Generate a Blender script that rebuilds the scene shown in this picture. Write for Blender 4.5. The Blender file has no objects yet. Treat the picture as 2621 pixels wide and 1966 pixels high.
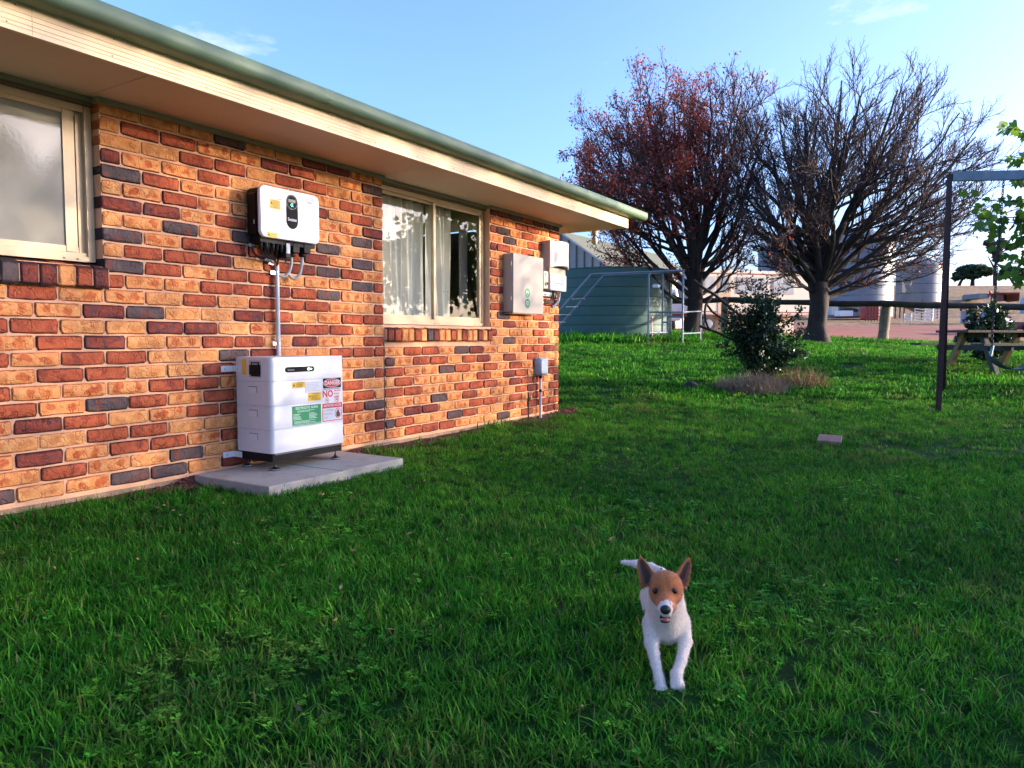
import bpy, bmesh, math, random
import numpy as np
from mathutils import Vector, Matrix
random.seed(7)
rng = np.random.default_rng(7)
S = bpy.context.scene
COL = S.collection
rad = math.radians

# ------------------------------------------------------------------ camera
CAM = np.array([-4.5138, -4.0745, 0.8416])
YAW, PITCH, ROLL, FPX = 0.5612, -0.0627, 0.0006, 1863.1      # measured from the brick courses
cd = bpy.data.cameras.new('camera'); cam = bpy.data.objects.new('camera', cd); COL.objects.link(cam)
cd.sensor_fit = 'HORIZONTAL'; cd.sensor_width = 36.0; cd.lens = 36.0 * FPX / 2621.0
cd.clip_start = 0.05; cd.clip_end = 4000
fwd = np.array([math.cos(YAW) * math.cos(PITCH), math.sin(YAW) * math.cos(PITCH), math.sin(PITCH)])
rgt0 = np.array([math.sin(YAW), -math.cos(YAW), 0.0]); up0 = np.cross(rgt0, fwd)
rgt = math.cos(ROLL) * rgt0 + math.sin(ROLL) * up0; upv = -math.sin(ROLL) * rgt0 + math.cos(ROLL) * up0
m = Matrix.Identity(4)
for i in range(3):
    m[i][0], m[i][1], m[i][2], m[i][3] = rgt[i], upv[i], -fwd[i], CAM[i]
cam.matrix_world = m
S.camera = cam
FH = np.array([math.cos(YAW), math.sin(YAW), 0.0]); RH = np.array([math.sin(YAW), -math.cos(YAW), 0.0])

# ------------------------------------------------------------------ sky, sun, exposure
SUN_EL = rad(9.5)
sund = 1.0 * RH + 0.04 * FH; sund /= np.linalg.norm(sund)          # horizontal direction to the sun
W = bpy.data.worlds.new('World'); S.world = W; W.use_nodes = True
wn, wl = W.node_tree.nodes, W.node_tree.links
bg = wn['Background']; bg.inputs['Strength'].default_value = 0.15
sky = wn.new('ShaderNodeTexSky'); sky.sky_type = 'NISHITA'; sky.sun_disc = False
sky.sun_elevation = SUN_EL; sky.sun_rotation = math.atan2(sund[0], sund[1])
sky.altitude = 300; sky.air_density = 0.85; sky.dust_density = 4.0; sky.ozone_density = 4.2
# a few thin wisps of cloud
tcw = wn.new('ShaderNodeTexCoord')
mp = wn.new('ShaderNodeMapping'); mp.inputs['Scale'].default_value = (1.0, 1.0, 3.2)
nz = wn.new('ShaderNodeTexNoise'); nz.inputs['Scale'].default_value = 3.1; nz.inputs['Detail'].default_value = 7; nz.inputs['Roughness'].default_value = 0.62
rp = wn.new('ShaderNodeValToRGB'); rp.color_ramp.elements[0].position = 0.60; rp.color_ramp.elements[1].position = 0.85
rp.color_ramp.elements[0].color = (0, 0, 0, 1); rp.color_ramp.elements[1].color = (0.36, 0.36, 0.36, 1)
mxw = wn.new('ShaderNodeMix'); mxw.data_type = 'RGBA'; mxw.inputs[7].default_value = (4.4, 4.0, 4.4, 1)
wl.new(tcw.outputs['Generated'], mp.inputs['Vector']); wl.new(mp.outputs['Vector'], nz.inputs['Vector'])
wl.new(nz.outputs['Fac'], rp.inputs['Fac']); wl.new(rp.outputs['Color'], mxw.inputs[0])
wl.new(sky.outputs['Color'], mxw.inputs[6]); tint = wn.new('ShaderNodeMix'); tint.data_type = 'RGBA'; tint.blend_type = 'MULTIPLY'; tint.inputs[0].default_value = 1.0; tint.inputs[7].default_value = (1.10, 0.955, 1.0, 1)
wl.new(mxw.outputs[2], tint.inputs[6]); wl.new(tint.outputs[2], bg.inputs['Color'])
sl = bpy.data.lights.new('sun', 'SUN'); so = bpy.data.objects.new('sun', sl); COL.objects.link(so)
sl.energy = 2.4; sl.angle = rad(0.5); sl.color = (1.0, 0.84, 0.64)
sd = Vector((sund[0] * math.cos(SUN_EL), sund[1] * math.cos(SUN_EL), math.sin(SUN_EL)))
so.rotation_euler = sd.to_track_quat('Z', 'Y').to_euler(); so.location = (0, -20, 30)
S.view_settings.view_transform = 'Standard'; S.view_settings.look = 'None'
S.view_settings.exposure = 2.38; S.view_settings.gamma = 1.0; S.view_settings.use_curve_mapping = False

# ------------------------------------------------------------------ helpers
def ray(x, y):
    return fwd + rgt * (x - 1310.5) / FPX - upv * (y - 983) / FPX
def at(x, y, d):                    # point seen at photo position (x, y), d metres ahead
    R = ray(x, y); t = d / (R[0] * FH[0] + R[1] * FH[1]); return CAM + t * R
def dr(d, r, z=0.0):                # d metres ahead of the camera, r to its right
    p = CAM + FH * d + RH * r; return np.array([p[0], p[1], z])
def todr(p):
    q = np.asarray(p) - CAM; return q[..., 0] * FH[0] + q[..., 1] * FH[1], q[..., 0] * RH[0] + q[..., 1] * RH[1]
ZD = [-60, -12, 0, 8.3, 8.8, 10, 12, 14, 17.5, 20, 24, 28, 45, 62, 75, 90, 130, 160, 220, 400, 1500]
ZZ = [-.5, -.10, -.062, -.062, -.048, .08, .27, .45, .72, .84, .95, 1.03, 1.75, 2.5, 3.6, 6.0, 10.2, 12.3, 13.2, 10, 0]
def ground_z(d, r):
    d = np.asarray(d, float); r = np.asarray(r, float)
    z = (np.interp(d - .5, ZD, ZZ) + np.interp(d, ZD, ZZ) + np.interp(d + .5, ZD, ZZ)) / 3
    w = np.clip((d - 13) / 4, 0, 1) * np.clip((46 - d) / 12, 0, 1)
    z = z - 0.04 * np.clip(r - 7, 0, 6) * w
    z = z + .012 * np.sin(d * 1.7 + r * .9) * np.cos(r * 1.3 - d * .6) * np.clip((d - 1) / 8, 0, 1)
    return z
def gz(p):
    d, r = todr(p); return float(ground_z(d, r))
def on_ground(d, r, dz=0.0):
    return dr(d, r, float(ground_z(d, r)) + dz)

def tag(o, label=None, cat=None, group=None, kind=None):
    if label: o['label'] = label
    if cat: o['category'] = cat
    if group: o['group'] = group
    if kind: o['kind'] = kind
    return o
def thing(name, label, cat, loc, group=None):
    o = bpy.data.objects.new(name, None); o.empty_display_size = .1; COL.objects.link(o)
    o.location = tuple(float(v) for v in loc)
    return tag(o, label, cat, group)
def root_loc(o):
    while o.parent: o = o.parent
    return np.array(o.location)
def copy_tree(o, parent=None):
    c = o.copy(); COL.objects.link(c); c.parent = parent
    for ch in list(o.children): copy_tree(ch, c)
    return c

def link_mesh(name, me, mat, parent, smooth=None):
    o = bpy.data.objects.new(name, me); COL.objects.link(o)
    for mm in (mat if isinstance(mat, (list, tuple)) else [mat]): me.materials.append(mm)
    if parent: o.parent = parent
    if smooth is not None:
        me.shade_smooth()
        if smooth < 180: me.set_sharp_from_angle(angle=rad(smooth))
    return o

class MB:
    def __init__(self): self.v = []; self.f = []; self.mi = []; self.cur = 0
    def add(self, vs, fs):
        o = len(self.v); self.v.extend([tuple(float(c) for c in p) for p in vs])
        self.f.extend([tuple(i + o for i in q) for q in fs]); self.mi.extend([self.cur] * len(fs)); return self
    def box(self, x0, x1, y0, y1, z0, z1):
        return self.obox(((x0 + x1) / 2, (y0 + y1) / 2, (z0 + z1) / 2), ((1, 0, 0), (0, 1, 0), (0, 0, 1)), (abs(x1 - x0) / 2, abs(y1 - y0) / 2, abs(z1 - z0) / 2))
    def obox(self, c, ax, h):
        c = np.array(c, float); ax = [np.array(a, float) / np.linalg.norm(a) for a in ax]
        vs = [c + ax[0] * h[0] * sx + ax[1] * h[1] * sy + ax[2] * h[2] * sz for sx in (-1, 1) for sy in (-1, 1) for sz in (-1, 1)]
        fs = [(0, 1, 3, 2), (4, 6, 7, 5), (0, 4, 5, 1), (2, 3, 7, 6), (0, 2, 6, 4), (1, 5, 7, 3)]
        if np.dot(np.cross(ax[0], ax[1]), ax[2]) < 0: fs = [q[::-1] for q in fs]
        return self.add(vs, fs)
    def bbox(self, x0, x1, y0, y1, z0, z1, b=.004):          # chamfered box
        return self.prism(rrect(x0, x1, z0, z1, b * 2, 3), y0, y1, b)
    def prism(self, poly, y0, y1, b=0.0, frame=None):         # polygon in x,z pushed from y0 (front) to y1 (back), front edge chamfered
        n = len(poly); P = np.array(poly, float); c = P.mean(0)
        rings = []
        if b > 0:
            d = P - c; L = np.linalg.norm(d, axis=1, keepdims=True); rings.append((P - d / L * b, y0)); rings.append((P, y0 + b))
        else: rings.append((P, y0))
        rings.append((P, y1)); vs = []; fs = []
        for Q, y in rings:
            for q in Q: vs.append((q[0], y, q[1]))
        for k in range(len(rings) - 1):
            for i in range(n):
                j = (i + 1) % n; fs.append((k * n + i, k * n + j, (k + 1) * n + j, (k + 1) * n + i))
        fs.append(tuple(range(n))[::-1]); fs.append(tuple((len(rings) - 1) * n + i for i in range(n)))
        area = sum(P[i][0] * P[(i + 1) % n][1] - P[(i + 1) % n][0] * P[i][1] for i in range(n))
        fs = [q[::-1] for q in fs]
        if area < 0: fs = [q[::-1] for q in fs]
        if frame is not None:
            o, ux, uy, uz = [np.array(a, float) for a in frame]; vs = [o + ux * p[0] + uy * p[1] + uz * p[2] for p in vs]
        return self.add(vs, fs)
    def tube(self, pts, r, n=8, caps=True):
        P = np.array(pts, float); m_ = len(P); r = np.broadcast_to(np.array(r, float), (m_,))
        T = np.gradient(P, axis=0); T /= np.linalg.norm(T, axis=1, keepdims=True) + 1e-12
        ref = np.array([0, 0, 1.0]) if abs(T[0][2]) < .9 else np.array([1.0, 0, 0])
        u = np.cross(T[0], ref); u /= np.linalg.norm(u); a = np.arange(n) * 2 * math.pi / n; vs = []
        for i in range(m_):
            u = u - T[i] * np.dot(u, T[i]); u /= np.linalg.norm(u) + 1e-12; w = np.cross(T[i], u)
            vs.append(P[i] + r[i] * (np.cos(a)[:, None] * u + np.sin(a)[:, None] * w))
        vs = np.concatenate(vs); fs = []
        for i in range(m_ - 1):
            for k in range(n):
                l = (k + 1) % n; fs.append((i * n + k, i * n + l, (i + 1) * n + l, (i + 1) * n + k))
        if caps: fs.append(tuple(range(n))[::-1]); fs.append(tuple((m_ - 1) * n + k for k in range(n)))
        return self.add(vs, fs)
    def lathe(self, prof, c, n=20, axis=(0, 0, 1)):           # prof: (radius, height) along axis from c
        A = np.array(axis, float); A /= np.linalg.norm(A); ref = np.array([1.0, 0, 0]) if abs(A[0]) < .9 else np.array([0, 1.0, 0])
        u = np.cross(A, ref); u /= np.linalg.norm(u); w = np.cross(A, u); c = np.array(c, float); a = np.arange(n) * 2 * math.pi / n; vs = []; fs = []
        for r_, h in prof:
            for t in a: vs.append(c + A * h + r_ * (math.cos(t) * u + math.sin(t) * w))
        for i in range(len(prof) - 1):
            for k in range(n):
                l = (k + 1) % n; fs.append((i * n + k, i * n + l, (i + 1) * n + l, (i + 1) * n + k))
        fs.append(tuple(range(n))[::-1]); fs.append(tuple((len(prof) - 1) * n + k for k in range(n)))
        return self.add(vs, fs)
    def quad(self, a, b, c, d): return self.add([a, b, c, d], [(0, 1, 2, 3)])
    def build(self, name, mat, parent=None, smooth=None):
        me = bpy.data.meshes.new(name); V = np.array(self.v, float)
        if parent is not None: V = V - root_loc(parent)
        me.from_pydata(V.tolist(), [], self.f); me.polygons.foreach_set('material_index', self.mi); me.update()
        return link_mesh(name, me, mat, parent, smooth)
def rrect(x0, x1, z0, z1, r, k=4):
    pts = []
    for cx, cz, a0 in ((x1 - r, z0 + r, -90), (x1 - r, z1 - r, 0), (x0 + r, z1 - r, 90), (x0 + r, z0 + r, 180)):
        for i in range(k + 1):
            a = rad(a0 + 90 * i / k); pts.append((cx + r * math.cos(a), cz + r * math.sin(a)))
    return pts
def ellipse(cx, cz, rx, rz, n=24):
    return [(cx + rx * math.cos(2 * math.pi * i / n), cz + rz * math.sin(2 * math.pi * i / n)) for i in range(n)]
def np_mesh(name, V, F, mat, parent=None, smooth=None):
    me = bpy.data.meshes.new(name); V = np.asarray(V, float); F = np.asarray(F, np.int32)
    if parent is not None: V = V - root_loc(parent)
    k = F.shape[1]
    me.vertices.add(len(V)); me.vertices.foreach_set('co', V.ravel())
    me.loops.add(F.size); me.loops.foreach_set('vertex_index', F.ravel())
    me.polygons.add(len(F)); me.polygons.foreach_set('loop_start', np.arange(len(F), dtype=np.int32) * k)
    me.polygons.foreach_set('loop_total', np.full(len(F), k, np.int32)); me.update(calc_edges=True)
    return link_mesh(name, me, mat, parent, smooth)
def text(body, size, o, mat, name, parent, align='CENTER', right=(1, 0, 0), up=(0, 0, 1), sx=1.0, bold=0.0):
    cu = bpy.data.curves.new(name, 'FONT'); cu.body = body; cu.size = size; cu.align_x = align; cu.align_y = 'CENTER'; cu.offset = bold; cu.resolution_u = 2
    ob = bpy.data.objects.new(name, cu); COL.objects.link(ob); bpy.context.view_layer.update()
    me = bpy.data.meshes.new_from_object(ob.evaluated_get(bpy.context.evaluated_depsgraph_get())); bpy.data.objects.remove(ob); bpy.data.curves.remove(cu)
    off = root_loc(parent); R_ = np.array(right); U = np.array(up)
    for v in me.vertices:
        p = np.array(o) + R_ * v.co.x * sx + U * v.co.y - off; v.co = p
    me.materials.clear()
    return link_mesh(name, me, mat, parent)

# ------------------------------------------------------------------ materials
def nodes(name):
    mt = bpy.data.materials.new(name); mt.use_nodes = True
    nt = mt.node_tree; return mt, nt.nodes, nt.links, nt.nodes['Principled BSDF']
def NZ(n, l, vec, scale, detail=4, rough=.55):
    t = n.new('ShaderNodeTexNoise'); t.inputs['Scale'].default_value = scale; t.inputs['Detail'].default_value = detail; t.inputs['Roughness'].default_value = rough
    l.new(vec, t.inputs['Vector']); return t.outputs['Fac']
def RAMP(n, l, fac, stops):
    r_ = n.new('ShaderNodeValToRGB'); e = r_.color_ramp.elements
    while len(e) < len(stops): e.new(.5)
    for i, (p, c) in enumerate(stops):
        e[i].position = p; e[i].color = (c[0], c[1], c[2], 1) if hasattr(c, '__len__') else (c, c, c, 1)
    l.new(fac, r_.inputs['Fac']); return r_.outputs['Color']
def MIX(n, l, fac, a, b, mode='MIX'):
    x = n.new('ShaderNodeMix'); x.data_type = 'RGBA'; x.blend_type = mode
    for sock, v in ((x.inputs[0], fac), (x.inputs[6], a), (x.inputs[7], b)):
        if isinstance(v, bpy.types.NodeSocket): l.new(v, sock)
        elif hasattr(v, '__len__'): sock.default_value = (v[0], v[1], v[2], 1)
        else: sock.default_value = v
    return x.outputs[2]
def MATH(n, l, op, a, b=None, c=None, clamp=False):
    x = n.new('ShaderNodeMath'); x.operation = op; x.use_clamp = clamp
    for i, v in enumerate((a, b, c)):
        if v is None: continue
        if isinstance(v, bpy.types.NodeSocket): l.new(v, x.inputs[i])
        else: x.inputs[i].default_value = v
    return x.outputs[0]
def BUMP(n, l, h, strength, dist=.01):
    b = n.new('ShaderNodeBump'); b.inputs['Strength'].default_value = strength; b.inputs['Distance'].default_value = dist
    l.new(h, b.inputs['Height']); return b.outputs['Normal']
def POS(n): return n.new('ShaderNodeNewGeometry').outputs['Position']
def mat(name, col, rough=.55, var=.12, scale=6, bump=0, bscale=80, metal=0.0, spec=.5, dirt=None, dscale=3, dlo=.5, dhi=.75):
    mt, n, l, b = nodes(name); p = POS(n); c = np.array(col)
    cc = RAMP(n, l, NZ(n, l, p, scale, 5), [(.3, c * (1 - var)), (.7, np.minimum(c * (1 + var), .95))])
    if dirt is not None: cc = MIX(n, l, RAMP(n, l, NZ(n, l, p, dscale, 6, .65), [(dlo, 0), (dhi, 1)]), cc, dirt)
    l.new(cc, b.inputs['Base Color']); b.inputs['Roughness'].default_value = rough; b.inputs['Metallic'].default_value = metal
    b.inputs['Specular IOR Level'].default_value = spec
    if bump: l.new(BUMP(n, l, NZ(n, l, p, bscale, 5), bump), b.inputs['Normal'])
    return mt
def emit(name, col, s):
    mt, n, l, b = nodes(name); b.inputs['Emission Color'].default_value = (*col, 1); b.inputs['Emission Strength'].default_value = s; b.inputs['Base Color'].default_value = (*col, 1); return mt
def leaf_mat(name, c1, c2, trans=.35, rough=.5, var_scale=1.5, c3=None):
    mt, n, l, b = nodes(name); p = POS(n)
    oi = n.new('ShaderNodeObjectInfo').outputs['Random']
    f = MATH(n, l, 'ADD', MATH(n, l, 'MULTIPLY', NZ(n, l, p, var_scale, 3), .75), MATH(n, l, 'MULTIPLY', NZ(n, l, p, 31, 1), .35))
    cc = RAMP(n, l, f, [(.38, c1), (.72, c2)])
    if c3 is not None: cc = MIX(n, l, RAMP(n, l, NZ(n, l, p, var_scale * .6, 4), [(.55, 0), (.7, 1)]), cc, c3)
    l.new(cc, b.inputs['Base Color']); b.inputs['Roughness'].default_value = rough; b.inputs['Specular IOR Level'].default_value = .35
    tr = n.new('ShaderNodeBsdfTranslucent'); l.new(MIX(n, l, .35, cc, (.35, .5, .05), 'MIX') if trans > .3 else cc, tr.inputs['Color'])
    mx = n.new('ShaderNodeMixShader'); mx.inputs[0].default_value = trans
    l.new(b.outputs[0], mx.inputs[1]); l.new(tr.outputs[0], mx.inputs[2]); l.new(mx.outputs[0], n['Material Output'].inputs['Surface'])
    return mt
# ------------------------------------------------------------------ house
M_mortar = mat('mortar', (.82, .45, .26), .9, .10, 9, .5, 160, dirt=(.60, .29, .15), dscale=2.2, dlo=.55, dhi=.8)
M_concrete = mat('footing_concrete', (.42, .27, .17), .9, .18, 7, .6, 60, dirt=(.20, .10, .055), dscale=5)
M_fascia = mat('cream_paint', (.92, .66, .36), .45, .05, 2, dirt=(.74, .48, .24), dscale=1.7, dlo=.55, dhi=.9)
M_soffit = mat('soffit_paint', (.78, .56, .40), .7, .06, 1.2, .1, 40)
M_trim = mat('eave_trim', (.36, .33, .25), .6, .08, 4)
M_gutter = mat('green_gutter', (.115, .175, .105), .5, .08, 1.4, dirt=(.17, .20, .13), dscale=2, spec=.3)
M_roof = mat('roof_sheet', (.20, .22, .19), .45, .1, 3)
M_frame = mat('window_frame', (.55, .41, .25), .42, .06, 3, metal=.15)
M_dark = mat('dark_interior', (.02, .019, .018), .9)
M_black = mat('black_plastic', (.010, .010, .011), .5, .2, 30, spec=.15)

def brick_mat(name, base, alt, spot, edge, spot_amt, edge_w, alt_lo=.45, alt_hi=.65, blotch=None):
    mt, n, l, b = nodes(name); p = POS(n)
    uv = n.new('ShaderNodeUVMap').outputs['UV']; sep = n.new('ShaderNodeSeparateXYZ'); l.new(uv, sep.inputs[0])
    u, v = sep.outputs[0], sep.outputs[1]
    fine = NZ(n, l, p, 70, 5, .65); mid = NZ(n, l, p, 22, 4); low = NZ(n, l, p, 5.5, 2)
    c = MIX(n, l, RAMP(n, l, mid, [(alt_lo, 0), (alt_hi, 1)]), base, alt)
    if blotch is not None: c = MIX(n, l, RAMP(n, l, NZ(n, l, p, 13, 4, .6), [(.52, 0), (.62, .9)]), c, blotch)
    if spot_amt:
        wob = MATH(n, l, 'MULTIPLY', MATH(n, l, 'SUBTRACT', NZ(n, l, p, 30, 4, .6), .5), 2.6)
        for cx in (-.055, .055):
            sh1 = MATH(n, l, 'MULTIPLY', MATH(n, l, 'SUBTRACT', NZ(n, l, p, 6.1 + cx * 20, 1), .5), .16); sh2 = MATH(n, l, 'MULTIPLY', MATH(n, l, 'SUBTRACT', NZ(n, l, p, 8.3 - cx * 20, 1), .5), .07)
            du = MATH(n, l, 'DIVIDE', MATH(n, l, 'SUBTRACT', MATH(n, l, 'ADD', u, sh1), cx), .034); dv = MATH(n, l, 'DIVIDE', MATH(n, l, 'ADD', v, sh2), .026)
            q = MATH(n, l, 'ADD', MATH(n, l, 'SQRT', MATH(n, l, 'ADD', MATH(n, l, 'MULTIPLY', du, du), MATH(n, l, 'MULTIPLY', dv, dv))), wob)
            k = RAMP(n, l, q, [(.70, 1), (1.15, 0)])
            k = MATH(n, l, 'MULTIPLY', k, RAMP(n, l, low, [(.34, .2), (.46, spot_amt)]) if cx < 0 else RAMP(n, l, low, [(.54, spot_amt), (.70, .25)]))
            k = MATH(n, l, 'MULTIPLY', k, RAMP(n, l, fine, [(.30, .45), (.52, 1)]))
            c = MIX(n, l, k, c, spot)
    vein = MATH(n, l, 'ABSOLUTE', MATH(n, l, 'SUBTRACT', NZ(n, l, p, 9.5, 3, .55), .5))
    vm = MATH(n, l, 'MULTIPLY', RAMP(n, l, vein, [(.003, .75), (.014, 0)]), RAMP(n, l, NZ(n, l, p, 16, 2), [(.48, 0), (.60, 1)]))
    c = MIX(n, l, vm, c, edge)
    c = MIX(n, l, RAMP(n, l, NZ(n, l, p, 3.3, 2), [(.35, 0), (.7, .38)]), c, alt)
    # burnt arrises: dark where the face comes close to its own edge
    eu = MATH(n, l, 'SUBTRACT', n_len(n, l), MATH(n, l, 'ABSOLUTE', u)); ev = MATH(n, l, 'SUBTRACT', .0365, MATH(n, l, 'ABSOLUTE', v))
    e = MATH(n, l, 'ADD', MATH(n, l, 'MINIMUM', eu, ev), MATH(n, l, 'MULTIPLY', MATH(n, l, 'SUBTRACT', mid, .5), .022))
    c = MIX(n, l, RAMP(n, l, MATH(n, l, 'DIVIDE', e, edge_w), [(.25, .9), (1.0, 0)]), c, edge)
    c = MIX(n, l, RAMP(n, l, fine, [(.62, 0), (.80, .22)]), c, edge)
    l.new(c, b.inputs['Base Color']); b.inputs['Roughness'].default_value = .9; b.inputs['Specular IOR Level'].default_value = .12
    h = MATH(n, l, 'ADD', MATH(n, l, 'MULTIPLY', RAMP(n, l, vein, [(.0, 0), (.03, 1)]), .9), MATH(n, l, 'MULTIPLY', fine, .5))
    h = MATH(n, l, 'ADD', h, MATH(n, l, 'MULTIPLY', NZ(n, l, p, 24, 4, .6), 2.6))
    l.new(BUMP(n, l, h, .55, .008), b.inputs['Normal']); return mt
def n_len(n, l):                 # half length of the brick, kept in the second UV map's x
    w = n.new('ShaderNodeUVMap'); w.uv_map = 'half'; s = n.new('ShaderNodeSeparateXYZ'); l.new(w.outputs['UV'], s.inputs[0]); return s.outputs[0]
BM = dict(
    C=brick_mat('cream_brick', (.84, .405, .150), (.76, .30, .10), (.50, .10, .035), (.40, .10, .035), .45, .005, .40, .66),
    S=brick_mat('spotted_cream_brick', (.84, .40, .150), (.74, .27, .09), (.52, .095, .034), (.36, .075, .028), 1.0, .007, .38, .62),
    R=brick_mat('red_brick', (.52, .130, .055), (.42, .085, .040), (.2, .03, .02), (.075, .024, .02), 0, .010, blotch=(.25, .060, .042)),
    P=brick_mat('purple_brown_brick', (.32, .075, .040), (.22, .052, .040), (.1, .03, .03), (.045, .022, .022), 0, .012, blotch=(.13, .066, .070)),
    D=brick_mat('blue_black_brick', (.105, .080, .076), (.15, .10, .09), (.1, .03, .03), (.035, .026, .026), 0, .010, blotch=(.25, .072, .045)))

def brick_geo(L, H, D, rg):
    a, b = L / 2, H / 2; c = lambda: rg.choice((rg.uniform(.004, .009), rg.uniform(.008, .022))); j = lambda s=.0026: rg.uniform(-s, s)
    P = [(-a + c(), -b + j()), (j(.03), -b + j(.003)), (a - c(), -b + j()), (a + j(), -b + c()), (a + j(), b - c()), (a - c(), b + j()), (j(.03), b + j(.003)), (-a + c(), b + j()), (-a + j(), b - c()), (-a + j(), -b + c())]
    P = np.array(P); n = len(P); fr = np.sign(P) * np.minimum(np.abs(P), .0075); pr = rg.uniform(-.003, .004)
    ins = P - fr * np.array([.62, .6])
    V = [(x, D, z) for x, z in P] + [(x, .0055, z) for x, z in P] + [(x, pr + rg.uniform(-.0015, .0015), z) for x, z in ins]
    F = []
    for i in range(n):
        k = (i + 1) % n; F.append((i, k, n + k, n + i)); F.append((n + i, n + k, 2 * n + k, 2 * n + i))
    F.append((2 * n + 0, 2 * n + 1, 2 * n + 6, 2 * n + 7)); F.append((2 * n + 1, 2 * n + 2, 2 * n + 5, 2 * n + 6)); F.append((2 * n + 2, 2 * n + 3, 2 * n + 4, 2 * n + 5)); F.append((2 * n + 0, 2 * n + 7, 2 * n + 8, 2 * n + 9))
    F = [q if i % 1 == 0 else q for i, q in enumerate(F)]
    return V, F
def finish_brick(me, halves):    # UVs: metric position on the face, and the half length
    u1 = me.uv_layers.new(name='UVMap'); u2 = me.uv_layers.new(name='half')
    for poly in me.polygons:
        for li in poly.loop_indices:
            vi = me.loops[li].vertex_index; x, z, h = halves(vi); u1.data[li].uv = (x, z); u2.data[li].uv = (h, 0)
BV = {}
rb = random.Random(3)
def brick_mesh(kind, full, k):
    key = (kind, full, k)
    if key not in BV:
        L = .2305 if full else .1095; V, F = brick_geo(L, .0755, .10, random.Random(k * 31 + (0 if full else 999)))
        me = bpy.data.meshes.new('brick'); me.from_pydata(V, [], F); me.update()
        bmm = bmesh.new(); bmm.from_mesh(me); bmesh.ops.recalc_face_normals(bmm, faces=bmm.faces); bmm.to_mesh(me); bmm.free()
        finish_brick(me, lambda i: (V[i][0], V[i][2], L / 2)); me.materials.append(BM[kind]); me.shade_smooth(); me.set_sharp_from_angle(angle=rad(50)); BV[key] = (me, V, [tuple(p.vertices) for p in me.polygons], L)
    return BV[key]

MAIN = {1: 'CSPPCCDCCC', 2: 'DSCRPSSRRC', 3: 'RSSRRCRRCC', 4: 'SRSSCCRSSP', 5: 'CRCPSCSSRD', 6: 'PSSSCSSRSC', 7: 'RDSSCRRSPP', 8: 'SCDCRDSDSC',
        9: 'CDSPRRPRSD', 10: 'SRDPRCPRRC', 11: 'RDSSCRRSRDSCR', 12: 'SSDRPRRSSRSCR', 13: 'RCSRRRCRCSSRC', 14: 'RRSCRPCCDPSSS', 15: 'CSRRPSCPPCCRR', 16: 'RCSPCRRSCPRSS',
        17: 'RRRCSPDCCRRSR', 18: 'CSRSCCRCCRRSC', 19: 'RDSCRCSRRSSSR', 20: 'CRSCRCRSRDSRC', 21: 'CRSCRCRRSCRPS', 22: 'DRCSRCCCRRCCS', 23: 'PSRCCRRSRRSPS', 24: 'PCSRCCCDCSRSC', 25: 'CSSRCRPCDDSCD'}
RIGHT = {17: 'SRRSDPSCSRRPC', 18: 'DSRRSRPCPCRCC', 19: 'RSSDRSRSRSRRC', 20: 'CRSSSSRSPRSRR', 21: 'RRSSRRRSPRRSP', 22: 'CSSDSRSSCRPSR', 23: 'SPPCSRRSRSRSP', 24: 'DRCSDRSCRSRRR', 25: 'SRRRSSCDSRSRR'}
PIER = {1: 'PPDRPDD', 2: 'SSRRSR', 3: 'PDSRSSR', 4: 'SDSRRS', 5: 'PRSRSSR', 6: 'SSCRSR', 7: 'RCSRCSS', 8: 'RSCSRS', 9: 'SCRSCSP', 10: 'PSSRSR', 11: 'SCSRSRP', 12: 'RRSRSS', 13: 'SDSSRSP', 14: 'SPSSPS', 15: 'PCSCRSR', 16: 'CDSSRC'}
H0 = np.array([-1.5, 4.0, -.09])
house = thing('brick_house', 'single storey brick house with cream fascia and green gutter on the left', 'house', H0)
wall = MB(); W1L, W1R, W2R, XE = -4.075, -2.275, 1.562, 3.0
def wbox(x0, x1, z0, z1): wall.box(x0, x1, .0085, .105, z0, z1)
wbox(-7, 3.0 - .006, -.02, .955); wbox(-7, -.004, .955, 1.235); wbox(-7, W1L, 1.235, 2.15); wbox(W1R, -.004, 1.235, 2.15); wbox(W2R, 3.0 - .006, .955, 2.15)
wall = wall.build('wall', M_mortar, house)
b = MB(); b.box(-7, 2.99, 8, 8.1, 0, 2.15); b.box(2.89, 2.992, .107, 8, 0, 2.15); b.box(-7.1, -7, 0, 8.1, 0, 2.15)
b.build('rear_wall', M_mortar, house)
b = MB(); b.box(-7, 2.995, .02, .4, -.30, -.022); b.build('footing', M_concrete, house)
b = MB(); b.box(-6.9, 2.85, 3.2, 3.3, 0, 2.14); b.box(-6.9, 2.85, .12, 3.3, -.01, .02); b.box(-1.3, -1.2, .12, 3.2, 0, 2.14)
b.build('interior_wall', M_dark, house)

specs = []                                     # (x centre, z centre, full, kind)
def course(n, x0, x1, row, first_half, grow):  # bricks laid from x0 in direction grow until x1
    z = (25.5 - n) * .086; x = x0; k = 0
    while (x1 - x) * grow > .06:
        full = not (k == 0 and first_half); w = .24 if full else .12
        if (x1 - x) * grow < w - .03: full = False; w = .12
        kind = row[k] if k < len(row) else rb.choice('CCSSSRRRPD')
        specs.append((x + grow * w / 2, z, full, kind)); x += grow * w; k += 1
for n in range(1, 26):
    odd = n % 2 == 1
    stop = W1R if n <= 12 else -6.96
    course(n, -.002, stop, MAIN[n], odd, -1)
    if n <= 12: course(n, W1L, -6.96, '', odd, -1)
    if n >= 17: course(n, .002, XE, RIGHT[n], not odd, 1)
    else: course(n, W2R, XE, PIER[n], odd, 1)
specs.sort(key=lambda s: math.hypot(s[0] + 3.0 if s[0] > -2.9 else 40, s[1] - .9) + (0 if s[0] > -2.9 else 50))
JV, JF, JM, JU = [], [], [], []; kinds = 'CSRPD'
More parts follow.
